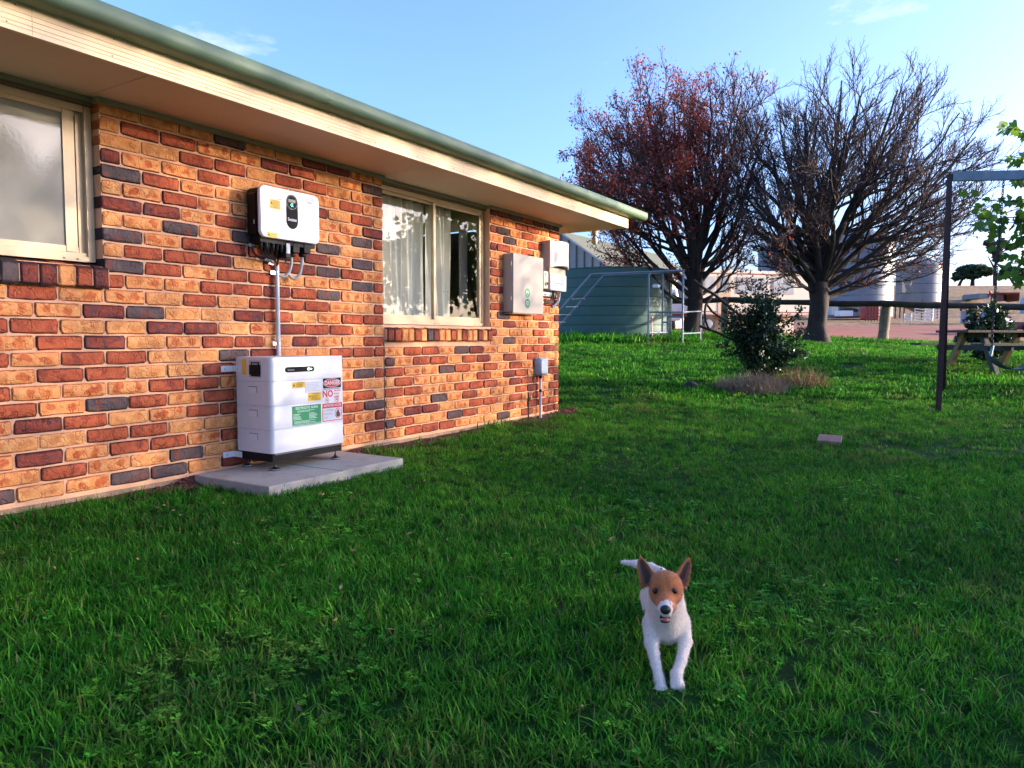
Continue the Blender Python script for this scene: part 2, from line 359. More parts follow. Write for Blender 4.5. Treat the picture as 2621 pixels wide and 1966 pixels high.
for i, (x, z, full, kind) in enumerate(specs):
    me, V, F, L = brick_mesh(kind, full, rb.randrange(7 if full else 4)); fl = rb.choice((1, -1))
    if i < 285:
        o = bpy.data.objects.new('brick', me); COL.objects.link(o); o.parent = wall
        o.location = (x - H0[0], rb.uniform(-.002, .002) - H0[1], z - H0[2]); o.rotation_euler = (0, rb.uniform(-.006, .006) + (math.pi if fl < 0 else 0), 0)
        if fl < 0: o.rotation_euler = (0, math.pi + rb.uniform(-.006, .006), 0); o.scale = (1, 1, 1)
        if fl < 0: o.rotation_euler = (0, rb.uniform(-.006, .006), 0)
    else:
        k0 = len(JV)
        for p in V: JV.append((p[0] + x, p[1], p[2] + z)); JU.append((p[0], p[2], L / 2))
        for q in F: JF.append(tuple(a + k0 for a in q)); JM.append(kinds.index(kind))
me = bpy.data.meshes.new('bricks'); me.from_pydata([tuple(np.array(p) - H0) for p in JV], [], JF); me.polygons.foreach_set('material_index', JM)
finish_brick(me, lambda i: JU[i]); o = link_mesh('bricks', me, [BM[k] for k in kinds], wall, 50); o['kind'] = 'stuff'
# movement joint beside the bedroom window
b = MB(); b.box(-.0035, .0035, .0045, .02, 0, .81); b.build('movement_joint', mat('joint_sealant', (.10, .05, .035), .8), wall)

# sills of bricks on edge
def sill(x0, x1, zf0, zf1, zb, row, pitch, flip):
    n = int(round((x1 - x0) / pitch))
    for i in range(n):
        xa = x0 + i * (x1 - x0) / n + .004; xb = x0 + (i + 1) * (x1 - x0) / n - .004; j = lambda s=.004: rb.uniform(-s, s)
        yf = -.035 + j(); c = .008
        V = [(xa, yf + c, zf0 + j()), (xb, yf + c, zf0 + j()), (xb, yf + c, zf1 + j()), (xa, yf + c, zf1 + j()), (xa, .115, zf0 + .05), (xb, .115, zf0 + .05), (xb, .115, zb), (xa, .115, zb)]
        ins = [(xa + c, yf, zf0 + c), (xb - c, yf, zf0 + c), (xb - c, yf, zf1 - c), (xa + c, yf, zf1 - c)]
        F = [(8, 9, 10, 11), (0, 1, 9, 8), (1, 2, 10, 9), (2, 3, 11, 10), (3, 0, 8, 11), (3, 2, 6, 7), (0, 4, 5, 1), (0, 3, 7, 4), (1, 5, 6, 2), (4, 7, 6, 5)]
        kind = row[i % len(row)]; me = bpy.data.meshes.new('sill_brick'); VV = V + ins
        me.from_pydata([tuple(np.array(p) - H0) for p in VV], [], F); finish_brick(me, lambda q: ((VV[q][0] - xa) - .04, (VV[q][2] - (zf0 + zf1) / 2) * .7, .042))
        o = link_mesh('sill_brick', me, BM[kind], house, 40)
    s = MB(); s.add([(x0, -.022, zf0 + .012), (x1, -.022, zf0 + .012), (x1, -.022, zf1 - .008), (x0, -.022, zf1 - .008), (x1, .11, zb - .008), (x0, .11, zb - .008), (x1, .11, zf0 + .02), (x0, .11, zf0 + .02)], [(0, 1, 2, 3), (3, 2, 4, 5), (0, 7, 6, 1), (1, 6, 4, 2), (0, 3, 5, 7)])
    s.build('sill_mortar', M_mortar, house)
sill(.004, 1.556, .815, .922, .962, 'PRCCRCDPCCRCRCCPCR', .0865, 0)
sill(-4.07, -2.262, 1.115, 1.225, 1.258, 'CPRCRPCPRDPCRPDPPCRPC'[::1], .09, 0)

# windows: frames, sashes, panes
def glass(name, tint=(1, 1, 1), ior_boost=.9, rough=0.0):
    mt, n, l, b = nodes(name); tr = n.new('ShaderNodeBsdfTransparent'); tr.inputs['Color'].default_value = (*tint, 1)
    g = n.new('ShaderNodeBsdfGlossy'); g.inputs['Roughness'].default_value = rough; lw = n.new('ShaderNodeFresnel'); lw.inputs['IOR'].default_value = 1.52
    bf = n.new('ShaderNodeNewGeometry').outputs['Backfacing']; f = MATH(n, l, 'MULTIPLY', MATH(n, l, 'ADD', MATH(n, l, 'MULTIPLY', lw.outputs[0], .95), .01, clamp=True), MATH(n, l, 'SUBTRACT', 1.0, bf))
    mx = n.new('ShaderNodeMixShader'); l.new(f, mx.inputs[0]); l.new(tr.outputs[0], mx.inputs[1]); l.new(g.outputs[0], mx.inputs[2]); l.new(mx.outputs[0], n['Material Output'].inputs['Surface'])
    return mt
M_glass = glass('clear_glass', (.93, .95, .93))
mt, n, l, b_ = nodes('obscure_glass'); p = POS(n)
b_.inputs['Base Color'].default_value = (.23, .215, .18, 1); b_.inputs['Roughness'].default_value = .035; b_.inputs['IOR'].default_value = 1.45; b_.inputs['Specular IOR Level'].default_value = .4
mpn = n.new('ShaderNodeMapping'); mpn.inputs['Scale'].default_value = (60, 60, 90); l.new(p, mpn.inputs['Vector'])
l.new(BUMP(n, l, NZ(n, l, mpn.outputs[0], 1, 2), .03, .006), b_.inputs['Normal'])
cc = RAMP(n, l, NZ(n, l, p, 3.2, 4), [(.3, (.28, .26, .21)), (.75, (.33, .305, .245))]); l.new(cc, b_.inputs['Base Color'])
M_obscure = mt
def window(x0, x1, z0, z1, mull, pane_mat, sashes):
    f = MB(); y0, y1 = .070, .135; t = .038
    f.bbox(x0, x0 + t, y0, y1, z0, z1, .003); f.bbox(x1 - t, x1, y0, y1, z0, z1, .003)
    f.bbox(x0 + t, x1 - t, y0 + .003, y1, z1 - t, z1, .003); f.bbox(x0 + t, x1 - t, y0 - .004, y1, z0, z0 + .03, .003); f.bbox(x0 + t, x1 - t, y0 + .012, y1, z0 + .03, z0 + .05, .002)
    f = f.build('window', M_frame, house, 40)
    for a, c_, yy in sashes:
        s = MB(); w = .032; za, zb_ = z0 + .05, z1 - t
        s.bbox(a, a + w, yy, yy + .022, za, zb_, .002); s.bbox(c_ - w, c_, yy, yy + .022, za, zb_, .002); s.bbox(a + w, c_ - w, yy + .002, yy + .022, za, za + w, .002); s.bbox(a + w, c_ - w, yy + .002, yy + .022, zb_ - .022, zb_, .002)
        s.build('sash', M_frame, f, 40)
        q = MB(); q.box(a + w - .004, c_ - w + .004, yy + .010, yy + .014, za + w - .004, zb_ - .018); q.build('pane', pane_mat, f)
    d = MB()
    for k in (.10, .17, mull - .03, mull + .03): 
        xx = x1 - k if k < .2 else k
        d.box(xx - .006, xx + .006, y0 - .0055, y0 - .003, z0 + .010, z0 + .016)
    d.build('weep_hole', M_black, f)
    h = MB(); h.box(x0 - .01, x1 + .01, .05, .13, z1 + .001, 2.149); h.build('head_board', mat('head_board_paint', (.20, .13, .085), .6), house)
    return f
window(.004, 1.552, .962, 2.108, .778, M_glass, [(.042, .80, .10), (.755, 1.515, .078)])
window(-4.07, -2.283, 1.259, 2.108, -3.2, M_obscure, [(-3.30, -2.40, .078), (-2.405, -2.322, .10)])
b = MB(); b.box(-2.40, -2.37, .084, .108, 1.31, 2.07); b.build('window_stile', M_frame, house)

# curtains
M_curt = mat('curtain_cloth', (.62, .575, .50), .9, .06, 5)
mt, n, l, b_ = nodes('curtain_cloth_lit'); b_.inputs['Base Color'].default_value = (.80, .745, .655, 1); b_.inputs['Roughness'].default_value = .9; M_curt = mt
def curtain(x0, x1, label, seed):
    r_ = random.Random(seed); nx, nz_ = 150, 14; V = []; F = []; ph = [r_.uniform(0, 6.28) for _ in range(6)]
    for j in range(nz_):
        t = j / (nz_ - 1); z = .97 + t * 1.10
        for i in range(nx):
            s = i / (nx - 1); x = x0 + (x1 - x0) * s + (1 - t) * .03 * math.sin(5 * s + ph[0])
            y = .235 + .028 * math.sin(2 * math.pi * (x1 - x0) * 8.5 * s + 1.4 * math.sin(7 * s + ph[1]) + .5 * (1 - t) * math.sin(3 * s)) + .013 * math.sin(2 * math.pi * (x1 - x0) * 19 * s + ph[3] + 2 * t)
            V.append((x, y, z))
    for j in range(nz_ - 1):
        for i in range(nx - 1): F.append((j * nx + i, j * nx + i + 1, (j + 1) * nx + i + 1, (j + 1) * nx + i))
    o = np_mesh('curtain', V, F, M_curt, None, 180); tag(o, label, 'curtain', 'curtains in the right-hand window'); return o
curtain(.02, .80, 'wide pleated cream curtain behind the left pane of the far window', 1)
curtain(.83, 1.22, 'narrow pleated cream curtain behind the right pane, dark gap beside it', 2)
# roller blind sliver by the right jamb
b = MB(); b.box(1.40, 1.53, .26, .27, .97, 2.08); o = b.build('blind', mat('blind_cloth', (.42, .34, .26), .9)); tag(o, 'narrow brown strip of blind at the right edge of the far window', 'blind')

# eaves
def profile(name, prof, x0, x1, mt_, closed=True, xe=None):
    n_ = len(prof); V = [(x0, y, z) for y, z in prof] + [((x1 if xe is None else xe(y)), y, z) for y, z in prof]
    F = [(i, (i + 1) % n_, n_ + (i + 1) % n_, n_ + i) for i in range(n_ if closed else n_ - 1)]
    if closed: F += [tuple(range(n_))[::-1], tuple(n_ + i for i in range(n_))]
    q = MB(); q.add(V, F); return q.build(name, mt_, house)
for a, c_ in ((-7.0, -4.632), (-4.628, -2.328), (-2.324, -.032), (-.028, 2.296), (2.300, 3.615)):
    q = MB(); q.box(a, c_, -.565, -.012 if c_ < 3 else .6, 2.152, 2.158); q.box(a, min(c_, 2.99), -.012, .12, 2.1525, 2.158); q.build('soffit_panel', M_soffit, house)
q = MB(); q.box(3.0, 3.61, .6, 8.0, 2.152, 2.158); q.build('soffit_panel', M_soffit, house)
q = MB(); q.box(W1R, -.004, -.024, -.004, 2.122, 2.1515); q.box(W2R, 3.02, -.024, -.004, 2.122, 2.1515); q.box(-.004, W2R, .028, .048, 2.128, 2.1515); q.box(W1L, W1R, .028, .048, 2.128, 2.1515); q.box(W1R - .02, W1R - .001, -.022, .046, 2.124, 2.1515); q.box(W2R - .02, W2R - .001, -.022, .046, 2.124, 2.1515); q.box(3.001, 3.02, -.004, 8, 2.122, 2.1515)
q.build('eave_trim', M_trim, house)
fp = [(-.585, 2.148)]
for z in (2.166, 2.184, 2.207, 2.228):
    fp += [(-.585, z), (-.5815, z + .0016), (-.5815, z + .0034), (-.585, z + .005)]
fp += [(-.585, 2.272), (-.565, 2.272), (-.565, 2.148)]
for a, c_ in ((-7, -2.873), (-2.8715, .303), (.3045, 3.63)): profile('fascia', fp, a, c_, M_fascia)
q = MB(); q.box(3.612, 3.63, -.565, 8.1, 2.148, 2.272); q.build('fascia', M_fascia, house)
gp = [(-.592, 2.268), (-.655, 2.268), (-.682, 2.273), (-.698, 2.285), (-.706, 2.302), (-.708, 2.325), (-.704, 2.352), (-.699, 2.362), (-.690, 2.364), (-.690, 2.356), (-.696, 2.350), (-.697, 2.305), (-.688, 2.288), (-.592, 2.276)]
g_ = profile('gutter', gp, -7, 3.93, M_gutter); g_.data.shade_smooth(); g_.data.set_sharp_from_angle(angle=rad(35))
q = MB(); q.prism([(y, z) for y, z in gp[:9]] + [(-.592, 2.364)], 0, .004, frame=((3.931, 0, 0), (0, 1, 0), (1, 0, 0), (0, 0, 1))); q.build('gutter_end', mat('gutter_end_paint', (.45, .47, .36), .5), house)
for x in (-3.7, -1.25, 1.2, 3.2):
    profile('gutter_joint', [(y - .0012 if y < -.6 else y, z - (.0012 if z < 2.3 else 0)) for y, z in gp[:9]] + [(y + .0008, z) for y, z in gp[:9]][::-1], x, x + .022, M_gutter)
q = MB(); rn = random.Random(8)
for x in np.arange(-3.4, 3.6, .45):
    for z in (2.176, 2.258): q.lathe([(.0035, 0), (.0035, .001)], (x + rn.uniform(-.03, .03), -.5852, z), 8, axis=(0, -1, 0))
o_ = q.build('nail_heads', mat('nail_rust', (.25, .14, .08), .7), house); o_['kind'] = 'stuff'
# roof sheets (low hip)
rz = lambda y: 2.372 + (y + .655) * math.tan(rad(20))
q = MB(); hx = 3.98; V = [(-7.2, -.655, rz(-.655)), (hx, -.655, rz(-.655)), (hx - 4.6, 4.0, rz(4.0)), (-7.2, 4.0, rz(4.0)), (hx, 8.7, rz(-.655)), (-7.2, 8.7, rz(-.655))]
q.add(V, [(0, 1, 2, 3), (1, 4, 2), (3, 2, 4, 5), (0, 3, 5)]); q.add([(p_[0], p_[1], p_[2] - .012) for p_ in V], [(3, 2, 1, 0), (2, 4, 1), (5, 4, 2, 3)]); q.add([V[0], V[1], (V[1][0], V[1][1], V[1][2] - .012), (V[0][0], V[0][1], V[0][2] - .012)], [(0, 3, 2, 1)])
q.build('roof', M_roof, house)
# bulb light hanging below the end of the eave
q = MB(); c_ = pl_ = at(1522, 592, 9.0); q.lathe([(.035, .055), (.04, .05), (.04, .0), (.02, -.015)], (c_[0], c_[1], 2.10), 14); q.lathe([(.018, 0), (.032, -.02), (.040, -.05), (.034, -.085), (.012, -.10)], (c_[0], c_[1], 2.085), 14)
q.build('eave_light', mat('bulb_glass', (.55, .5, .42), .25), house, 50)
# ------------------------------------------------------------------ electrical equipment on the wall
M_white = mat('white_enamel', (.70, .69, .68), .32, .02, 2)
M_whitesat = mat('battery_paint', (.66, .645, .645), .38, .025, 3)
M_metal = mat('zinc_steel', (.62, .62, .62), .3, .1, 20, metal=.85)
M_pvc = mat('grey_pvc', (.56, .56, .54), .4, .05, 6)
M_yellow = mat('yellow_label', (.80, .47, .02), .5, .04, 9)
M_ink = mat('black_ink', (.008, .008, .010), .6, spec=.1)
M_red = mat('red_print', (.62, .015, .035), .5, .03)
M_green = mat('green_print', (.0, .235, .085), .5, .03)
M_paper = mat('white_label', (.70, .69, .70), .5, .02)
M_grey = mat('grey_ink', (.30, .31, .34), .6)
M_greyline = mat('faint_ink', (.52, .53, .56), .6)
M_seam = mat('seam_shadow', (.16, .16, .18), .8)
M_pads = mat('rubber', (.02, .02, .022), .6)

def decal(poly, y, mt_, name, parent, th=.0007):
    q = MB(); q.prism(poly, y, y + th); return q.build(name, mt_, parent)
R4 = lambda x0, x1, z0, z1: [(x0, z0), (x1, z0), (x1, z1), (x0, z1)]
def lines(x0, x1, z0, z1, n, mt_, y, name, parent, rg, th=.45, gap=.75):
    q = MB(); h = (z1 - z0) / n
    for i in range(n):
        x = x0
        zc = z1 - (i + .5) * h; xe = x0 + (x1 - x0) * rg.uniform(.62, 1)
        while x < xe:
            w = rg.uniform(.006, .016); w = min(w, xe - x); q.box(x, x + w, y, y + .0005, zc - h * th / 2, zc + h * th / 2); x += w + .0022
    return q.build(name, mt_, parent)
rl = random.Random(11)

# pavers -------------------------------------------------------------
M_paver = mat('paver_concrete', (.37, .345, .30), .85, .14, 5, .35, 90, dirt=(.20, .15, .115), dscale=5, dlo=.5, dhi=.8)
for x0, x1, y0, y1, lab in ((-1.79, -1.215, -.735, -.05, 'grey concrete paver under the left half of the white battery'), (-1.205, -.625, -.725, -.045, 'grey concrete paver under the right half of the white battery')):
    q = MB(); q.prism([(x0, y0), (x1, y0), (x1, y1), (x0, y1)], 0, .075, .006, frame=((0, 0, 0), (1, 0, 0), (0, 0, -1), (0, 1, 0)))
    o = q.build('paver', M_paver); tag(o, lab, 'paver', 'pavers under the battery')

# battery stack ------------------------------------------------------
X0, X1, YF, YB = -1.472, -.850, -.380, -.045
bat = thing('battery_stack', 'tall white home battery on four feet with red and green warning signs', 'battery', (-1.16, -.21, 0.0))
zs = [.112, .262, .412, .568, .722]
def module(z0, z1, nm):
    q = MB(); poly = []
    for cx, cy, a0 in ((X1 - .012, YF + .012, -90), (X1 - .006, YB - .006, 0), (X0 + .006, YB - .006, 90), (X0 + .030, YF + .030, 180)):
        rr = {-90: .012, 0: .006, 90: .006, 180: .030}[a0]
        for i in range(7): a = rad(a0 + 15 * i); poly.append((cx + rr * math.cos(a), cy + rr * math.sin(a)))
    q.prism(poly, 0, z1 - z0 - .0016, .0022, frame=((0, 0, z1 - .0008), (1, 0, 0), (0, 0, -1), (0, 1, 0)))
    return q.build(nm, M_whitesat, bat, 30)
mods = [module(zs[i], zs[i + 1], 'module') for i in range(4)]
cap = mods[3]
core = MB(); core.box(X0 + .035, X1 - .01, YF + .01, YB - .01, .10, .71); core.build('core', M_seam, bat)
for z in (.138, .290, .437, .596, .700):     # fine horizontal trim lines on the front
    q = MB(); q.box(X0 + .035, X1 - .014, YF - .0004, YF + .001, z, z + .0012); q.build('trim_line', M_greyline, bat)
q = MB(); q.prism(rrect(X0 + .012, X1 - .006, YF + .012, YB - .006, .01), 0, .052, frame=((0, 0, .1095), (1, 0, 0), (0, 0, -1), (0, 1, 0))); q.build('base', M_black, bat)
for fx, fy in ((X0 + .05, YF + .035), (X1 - .05, YF + .035), (X0 + .05, YB - .03), (X1 - .05, YB - .03)):
    q = MB(); q.lathe([(.004, .06), (.004, .026)], (fx, fy, 0), 10); q.lathe([(.007, .034), (.009, .030), (.009, .022), (.012, .020), (.030, .0125), (.0335, .011)], (fx, fy, 0), 20)
    q2 = MB(); q2.lathe([(.0338, .0112), (.0338, .006), (.0325, .0035)], (fx, fy, 0), 20); q3 = MB(); q3.lathe([(.034, .0045), (.034, .0006)], (fx, fy, 0), 20)
    f_ = q.build('foot', mat('foot_black', (.05, .05, .055), .3, metal=.6), bat, 40); q2.build('foot_ring', M_metal, f_, 40); q3.build('foot_pad', M_pads, f_, 40)
# side face: plates, screws, handles, breaker, label
SX = X0
for y in (-.150 - .022, -.297): 
    q = MB(); q.box(SX - .0012, SX + .001, y - .0012, y + .0012, .113, .715); q.build('side_rib', M_whitesat, bat)
for i in range(3):
    q = MB(); z = zs[i] + .102; q.box(SX - .0015, SX + .002, -.252, -.168, z - .022, z + .020); h = q.build('handle', M_paper, bat)
    q = MB(); q.box(SX - .0022, SX - .0014, -.252, -.168, z + .0165, z + .021); q.box(SX - .0022, SX - .0014, -.252, -.2475, z - .022, z + .0165); q.build('handle_lip', M_seam, h)
q = MB()
for i in range(4):
    for y, dz in ((-.063, .138), (-.063, .16), (-.332, .135), (-.332, .022), (-.165, .03), (-.225, .1465)):
        if dz < .152: q.lathe([(.0042, 0), (.0042, .0016), (.002, .0022)], (SX, y, zs[i] + dz), 10, axis=(-1, 0, 0))
q.build('screws', M_metal, bat)['kind'] = 'stuff'
q = MB(); q.box(SX - .0012, SX + .002, -.152, -.110, .607, .707); q.build('side_label', M_yellow, bat)
q = MB(); q.box(SX - .001, SX + .003, -.292, -.176, .592, .701); k_ = q.build('breaker_recess', mat('recess_grey', (.45, .45, .46), .5), bat)
q = MB(); q.box(SX - .010, SX - .0012, -.288, -.190, .610, .672); q.box(SX - .012, SX - .0101, -.288, -.196, .637, .668); q.box(SX - .007, SX - .0011, -.276, -.204, .6725, .690); q.box(SX - .006, SX - .0011, -.284, -.200, .600, .6095); q.build('breaker', M_black, k_)
q = MB(); q.box(SX - .0075, SX - .0013, -.270, -.215, .6735, .684); q.build('breaker_switch', M_grey, k_)
for z in (.644, .086):                       # L brackets to the wall
    q = MB(); q.box(SX - .0035, SX - .0014, -.092, -.012, z - .019, z + .019); q.box(SX - .085, SX - .0036, -.012, -.009, z - .019, z + .019)
    br = q.build('bracket', M_white, bat)
    q = MB(); q.lathe([(.007, 0), (.007, .004), (.004, .006)], (SX - .055, -.0125, z), 10, axis=(0, -1, 0)); q.lathe([(.006, 0), (.006, .003)], (SX - .0036, -.068, z), 10, axis=(-1, 0, 0)); q.build('bolt', M_metal, br)
# front: status bar, button, labels
y = YF - .0009
d_ = decal(rrect(-1.358, -1.112, .622, .656, .0165, 6), y, M_ink, 'status_bar', bat)
text('Swatten', .017, (-1.309, y - .0004, .638), M_greyline, 'bar_lettering', d_)
decal(rrect(-1.172, -1.151, .633, .645, .005), y - .0006, emit('status_light', (.75, 1.0, .88), 2.2), 'status_light', d_)
decal(rrect(-1.149, -1.132, .634, .644, .004), y - .0006, emit('status_light_dim', (.5, .9, .65), .55), 'status_light', d_)
q = MB(); q.lathe([(.014, 0), (.014, .0015), (.012, .0025)], (-1.001, YF, .639), 20, axis=(0, -1, 0)); k_ = q.build('button', M_paper, bat, 40)
decal(ellipse(-1.001, .639, .0085, .0085), YF - .0032, emit('button_light', (.8, 1, .97), 1.5), 'button_light', k_)
def label_text(x0, x1, z0, z1, mt_, nm):
    o = decal(R4(x0, x1, z0, z1), y, mt_, nm, bat); return o
k_ = label_text(-1.302, -1.196, .518, .556, M_yellow, 'warning_label'); text('WARNING', .013, (-1.236, y - .0004, .549), M_ink, 'heading', k_); lines(-1.268, -1.200, .521, .543, 3, M_ink, y - .0005, 'print', k_, rl, .4)
decal([(-1.295, .53), (-1.278, .53), (-1.2865, .546)], y - .0005, M_ink, 'triangle', k_)
k_ = label_text(-1.192, -1.047, .480, .556, M_paper, 'instruction_label'); lines(-1.182, -1.056, .488, .552, 6, M_greyline, y - .0005, 'print', k_, rl, .4); q = MB(); q.box(-1.192, -1.1908, y - .0006, y, .48, .556); q.box(-1.1905, -1.047, y - .0006, y, .479, .4802); q.build('label_edge', M_greyline, k_)
k_ = label_text(-1.170, -1.058, .426, .4785, M_yellow, 'warning_label'); text('WARNING', .011, (-1.105, y - .0004, .472), M_ink, 'heading', k_); lines(-1.142, -1.062, .431, .464, 5, M_ink, y - .0005, 'print', k_, rl, .3); decal([(-1.163, .452), (-1.148, .452), (-1.1555, .465)], y - .0005, M_ink, 'triangle', k_)
# DANGER / NO sheet
k_ = label_text(-1.046, -.866, .402, .574, M_paper, 'danger_sign')
decal(R4(-1.038, -.873, .503, .570), y - .0005, M_ink, 'danger_panel', k_)
decal(ellipse(-.9555, .5365, .080, .030, 32), y - .0010, M_paper, 'danger_oval', k_); decal(ellipse(-.9555, .5365, .0775, .0275, 32), y - .0015, M_red, 'danger_oval', k_)
text('DANGER', .040, (-.9555, y - .0019, .5365), M_paper, 'lettering', k_, bold=.0007, sx=.86)
text('RISK OF BATTERY EXPLOSION', .0115, (-.9555, y - .0006, .4955), M_ink, 'lettering', k_, bold=.0002)
text('NO', .064, (-.9965, y - .0006, .4615), M_red, 'lettering', k_, bold=.0022, sx=.95)
for i, w in enumerate(('SMOKING', 'SPARKS', 'FLAMES')): text(w, .0150, (-.941, y - .0006, .481 - i * .0205), M_red, 'lettering', k_, 'LEFT', bold=.0003)
for cx in (-1.004, -.913):
    ring = MB(); n_ = 24
    for rr0, rr1 in ((.0155, .0185),):
        P0 = ellipse(cx, .4205, rr0, rr0, n_); P1 = ellipse(cx, .4205, rr1, rr1, n_); ring.add([(a, y - .0006, c) for a, c in P0] + [(a, y - .0006, c) for a, c in P1], [(i, n_ + i, n_ + (i + 1) % n_, (i + 1) % n_)[::-1] for i in range(n_)])
    ring.add([(cx - .012, y - .0008, .4325), (cx - .0095, y - .0008, .434), (cx + .012, y - .0008, .4085), (cx + .0095, y - .0008, .407)], [(0, 3, 2, 1)])
    ring.build('prohibition_ring', M_red, k_)
    q = MB(); q.add([(cx - .008, y - .0007, .4225), (cx + .010, y - .0007, .4225), (cx + .010, y - .0007, .4185), (cx - .008, y - .0007, .4185)], [(3, 2, 1, 0)]); q.add([(cx - .002, y - .0007, .424), (cx + .002, y - .0007, .424), (cx + .004, y - .0007, .431)], [(2, 1, 0)]); q.build('prohibition_symbol', M_ink, k_)
# RESTRICTED ACCESS sign
k_ = label_text(-1.046, -.864, .276, .3985, M_red, 'access_sign'); decal(R4(-1.0405, -.8695, .2815, .3655), y - .0005, M_paper, 'access_panel', k_)
text('RESTRICTED ACCESS', .0215, (-.955, y - .0006, .382), M_paper, 'lettering', k_, sx=.80, bold=.0004)
for i, w in enumerate(('AUTHORIZED', 'PERSONNEL', 'ONLY')): text(w, .0185, (-1.034, y - .0009, .349 - i * .0235), M_grey, 'lettering', k_, 'LEFT', sx=.78)
decal(ellipse(-.903, .326, .031, .036, 28), y - .0010, M_red, 'stop_ring', k_); decal(ellipse(-.903, .326, .0265, .0315, 28), y - .0014, M_paper, 'stop_disc', k_)
q = MB(); q.prism([(-.919, .300), (-.889, .300), (-.884, .327), (-.889, .330), (-.893, .322), (-.894, .347), (-.899, .348), (-.9005, .328), (-.902, .353), (-.907, .353), (-.9075, .328), (-.910, .348), (-.915, .346), (-.9135, .326), (-.917, .337), (-.922, .335), (-.9215, .315)], y - .0019, y - .0013); q.build('hand_symbol', mat('dark_red_print', (.12, .01, .015), .5), k_)
# ELECTROLYTE BURNS sign
k_ = label_text(-1.306, -1.058, .271, .4005, M_green, 'first_aid_sign'); text('ELECTROLYTE  BURNS', .0225, (-1.182, y - .0005, .384), mat('pale_print', (.55, .80, .66), .5), 'lettering', k_, sx=.84, bold=.0003)
MP = bpy.data.materials['pale_print']
lines(-1.262, -1.104, .357, .371, 2, MP, y - .0005, 'print', k_, rl, .35); lines(-1.298, -1.226, .308, .350, 5, MP, y - .0005, 'print', k_, rl, .4); lines(-1.165, -1.092, .308, .350, 5, MP, y - .0005, 'print', k_, rl, .4); lines(-1.290, -1.10, .283, .303, 3, MP, y - .0005, 'print', k_, rl, .4)
q = MB(); q.box(-1.304, -1.06, y - .0006, y, .2765, .2785); q.build('sign_rule', MP, k_)

# inverter -------------------------------------------------------------
inv = thing('wall_inverter', 'white wall inverter with a black oval display above the battery', 'inverter', (-1.10, 0, 1.40))
YI = -.165
q = MB(); q.prism(rrect(-1.351, -.841, 1.498, 1.836, .045, 6), YI, YI + .022, .008); fc = q.build('front_cover', M_white, inv, 40)
q = MB(); q.prism(rrect(-1.343, -.849, 1.506, 1.828, .04, 5), YI + .022, -.03, 0); q.prism([(-1.352, 1.52), (-1.3431, 1.52), (-1.3431, 1.79), (-1.352, 1.78)], YI + .045, -.05); q.prism(rrect(-1.33, -.86, 1.47, 1.52, .01), YI + .03, -.035); q.build('body', M_black, inv, 40)
q = MB(); q.box(-1.27, -.93, -.032, -.001, 1.53, 1.80); q.build('wall_bracket', M_metal, inv)
yi = YI - .0008
ov = decal(rrect(-1.138, -1.038, 1.578, 1.808, .0495, 10), yi, mat('display_glass', (.004, .005, .008), .5, spec=.08), 'display', inv)
n_ = 32; P0 = ellipse(-1.088, 1.756, .044, .044, n_); P1 = ellipse(-1.088, 1.756, .047, .047, n_); q = MB(); q.add([(a, yi - .0005, c) for a, c in P0] + [(a, yi - .0005, c) for a, c in P1], [(i, (i + 1) % n_, n_ + (i + 1) % n_, n_ + i) for i in range(n_)]); q.build('display_ring', mat('display_blue', (.012, .02, .055), .3), ov)
decal(R4(-1.119, -1.058, 1.754, 1.775), yi - .0004, mat('display_grey', (.05, .052, .06), .4), 'display_screen', ov)
q = MB(); n_ = 14
for i in range(n_):
    a0, a1 = [rad(40 + 290 * t / n_) for t in (i, i + 1)]; 
    q.add([(-1.088 + r_ * math.cos(a), yi - .0008, 1.738 + r_ * math.sin(a)) for a, r_ in ((a0, .0055), (a0, .0095), (a1, .0095), (a1, .0055))], [(0, 3, 2, 1)])
q.build('status_light', emit('green_light', (.05, 1.0, .35), 2.5), ov)
text('Swatten', .030, (-1.088, yi - .0005, 1.640), M_paper, 'lettering', ov, sx=.78, bold=.0006)
k_ = decal(R4(-1.284, -1.168, 1.752, 1.826), yi, M_white, 'instruction_label', inv); lines(-1.276, -1.172, 1.766, 1.822, 7, M_greyline, yi - .0004, 'print', k_, rl, .3); lines(-1.21, -1.172, 1.754, 1.766, 1, M_grey, yi - .0004, 'print', k_, rl, .5); q = MB(); q.box(-1.284, -1.2828, yi - .0005, yi, 1.752, 1.826); q.build('label_edge', M_greyline, k_)
k_ = decal(R4(-1.272, -1.186, 1.692, 1.752), yi, M_yellow, 'warning_label', inv); lines(-1.245, -1.192, 1.697, 1.748, 6, mat('brown_ink', (.35, .16, .01), .5), yi - .0004, 'print', k_, rl, .35); decal([(-1.266, 1.722), (-1.250, 1.722), (-1.258, 1.736)], yi - .0004, M_ink, 'triangle', k_)
k_ = decal(R4(-1.299, -1.213, 1.502, 1.537), yi, M_yellow, 'warning_label', inv); lines(-1.270, -1.218, 1.506, 1.532, 4, bpy.data.materials['brown_ink'], yi - .0004, 'print', k_, rl, .35); decal([(-1.293, 1.513), (-1.277, 1.513), (-1.285, 1.527)], yi - .0004, M_ink, 'triangle', k_)
k_ = decal(R4(-.991, -.878, 1.764, 1.820), yi, M_paper, 'rating_label', inv); lines(-.986, -.884, 1.790, 1.818, 4, M_greyline, yi - .0004, 'print', k_, rl, .3); lines(-.955, -.90, 1.770, 1.780, 1, M_grey, yi - .0004, 'print', k_, rl, .6); q = MB(); q.box(-.991, -.878, yi - .0005, yi, 1.763, 1.7645); q.box(-.992, -.9905, yi - .0005, yi, 1.765, 1.82); q.build('label_edge', M_grey, k_)
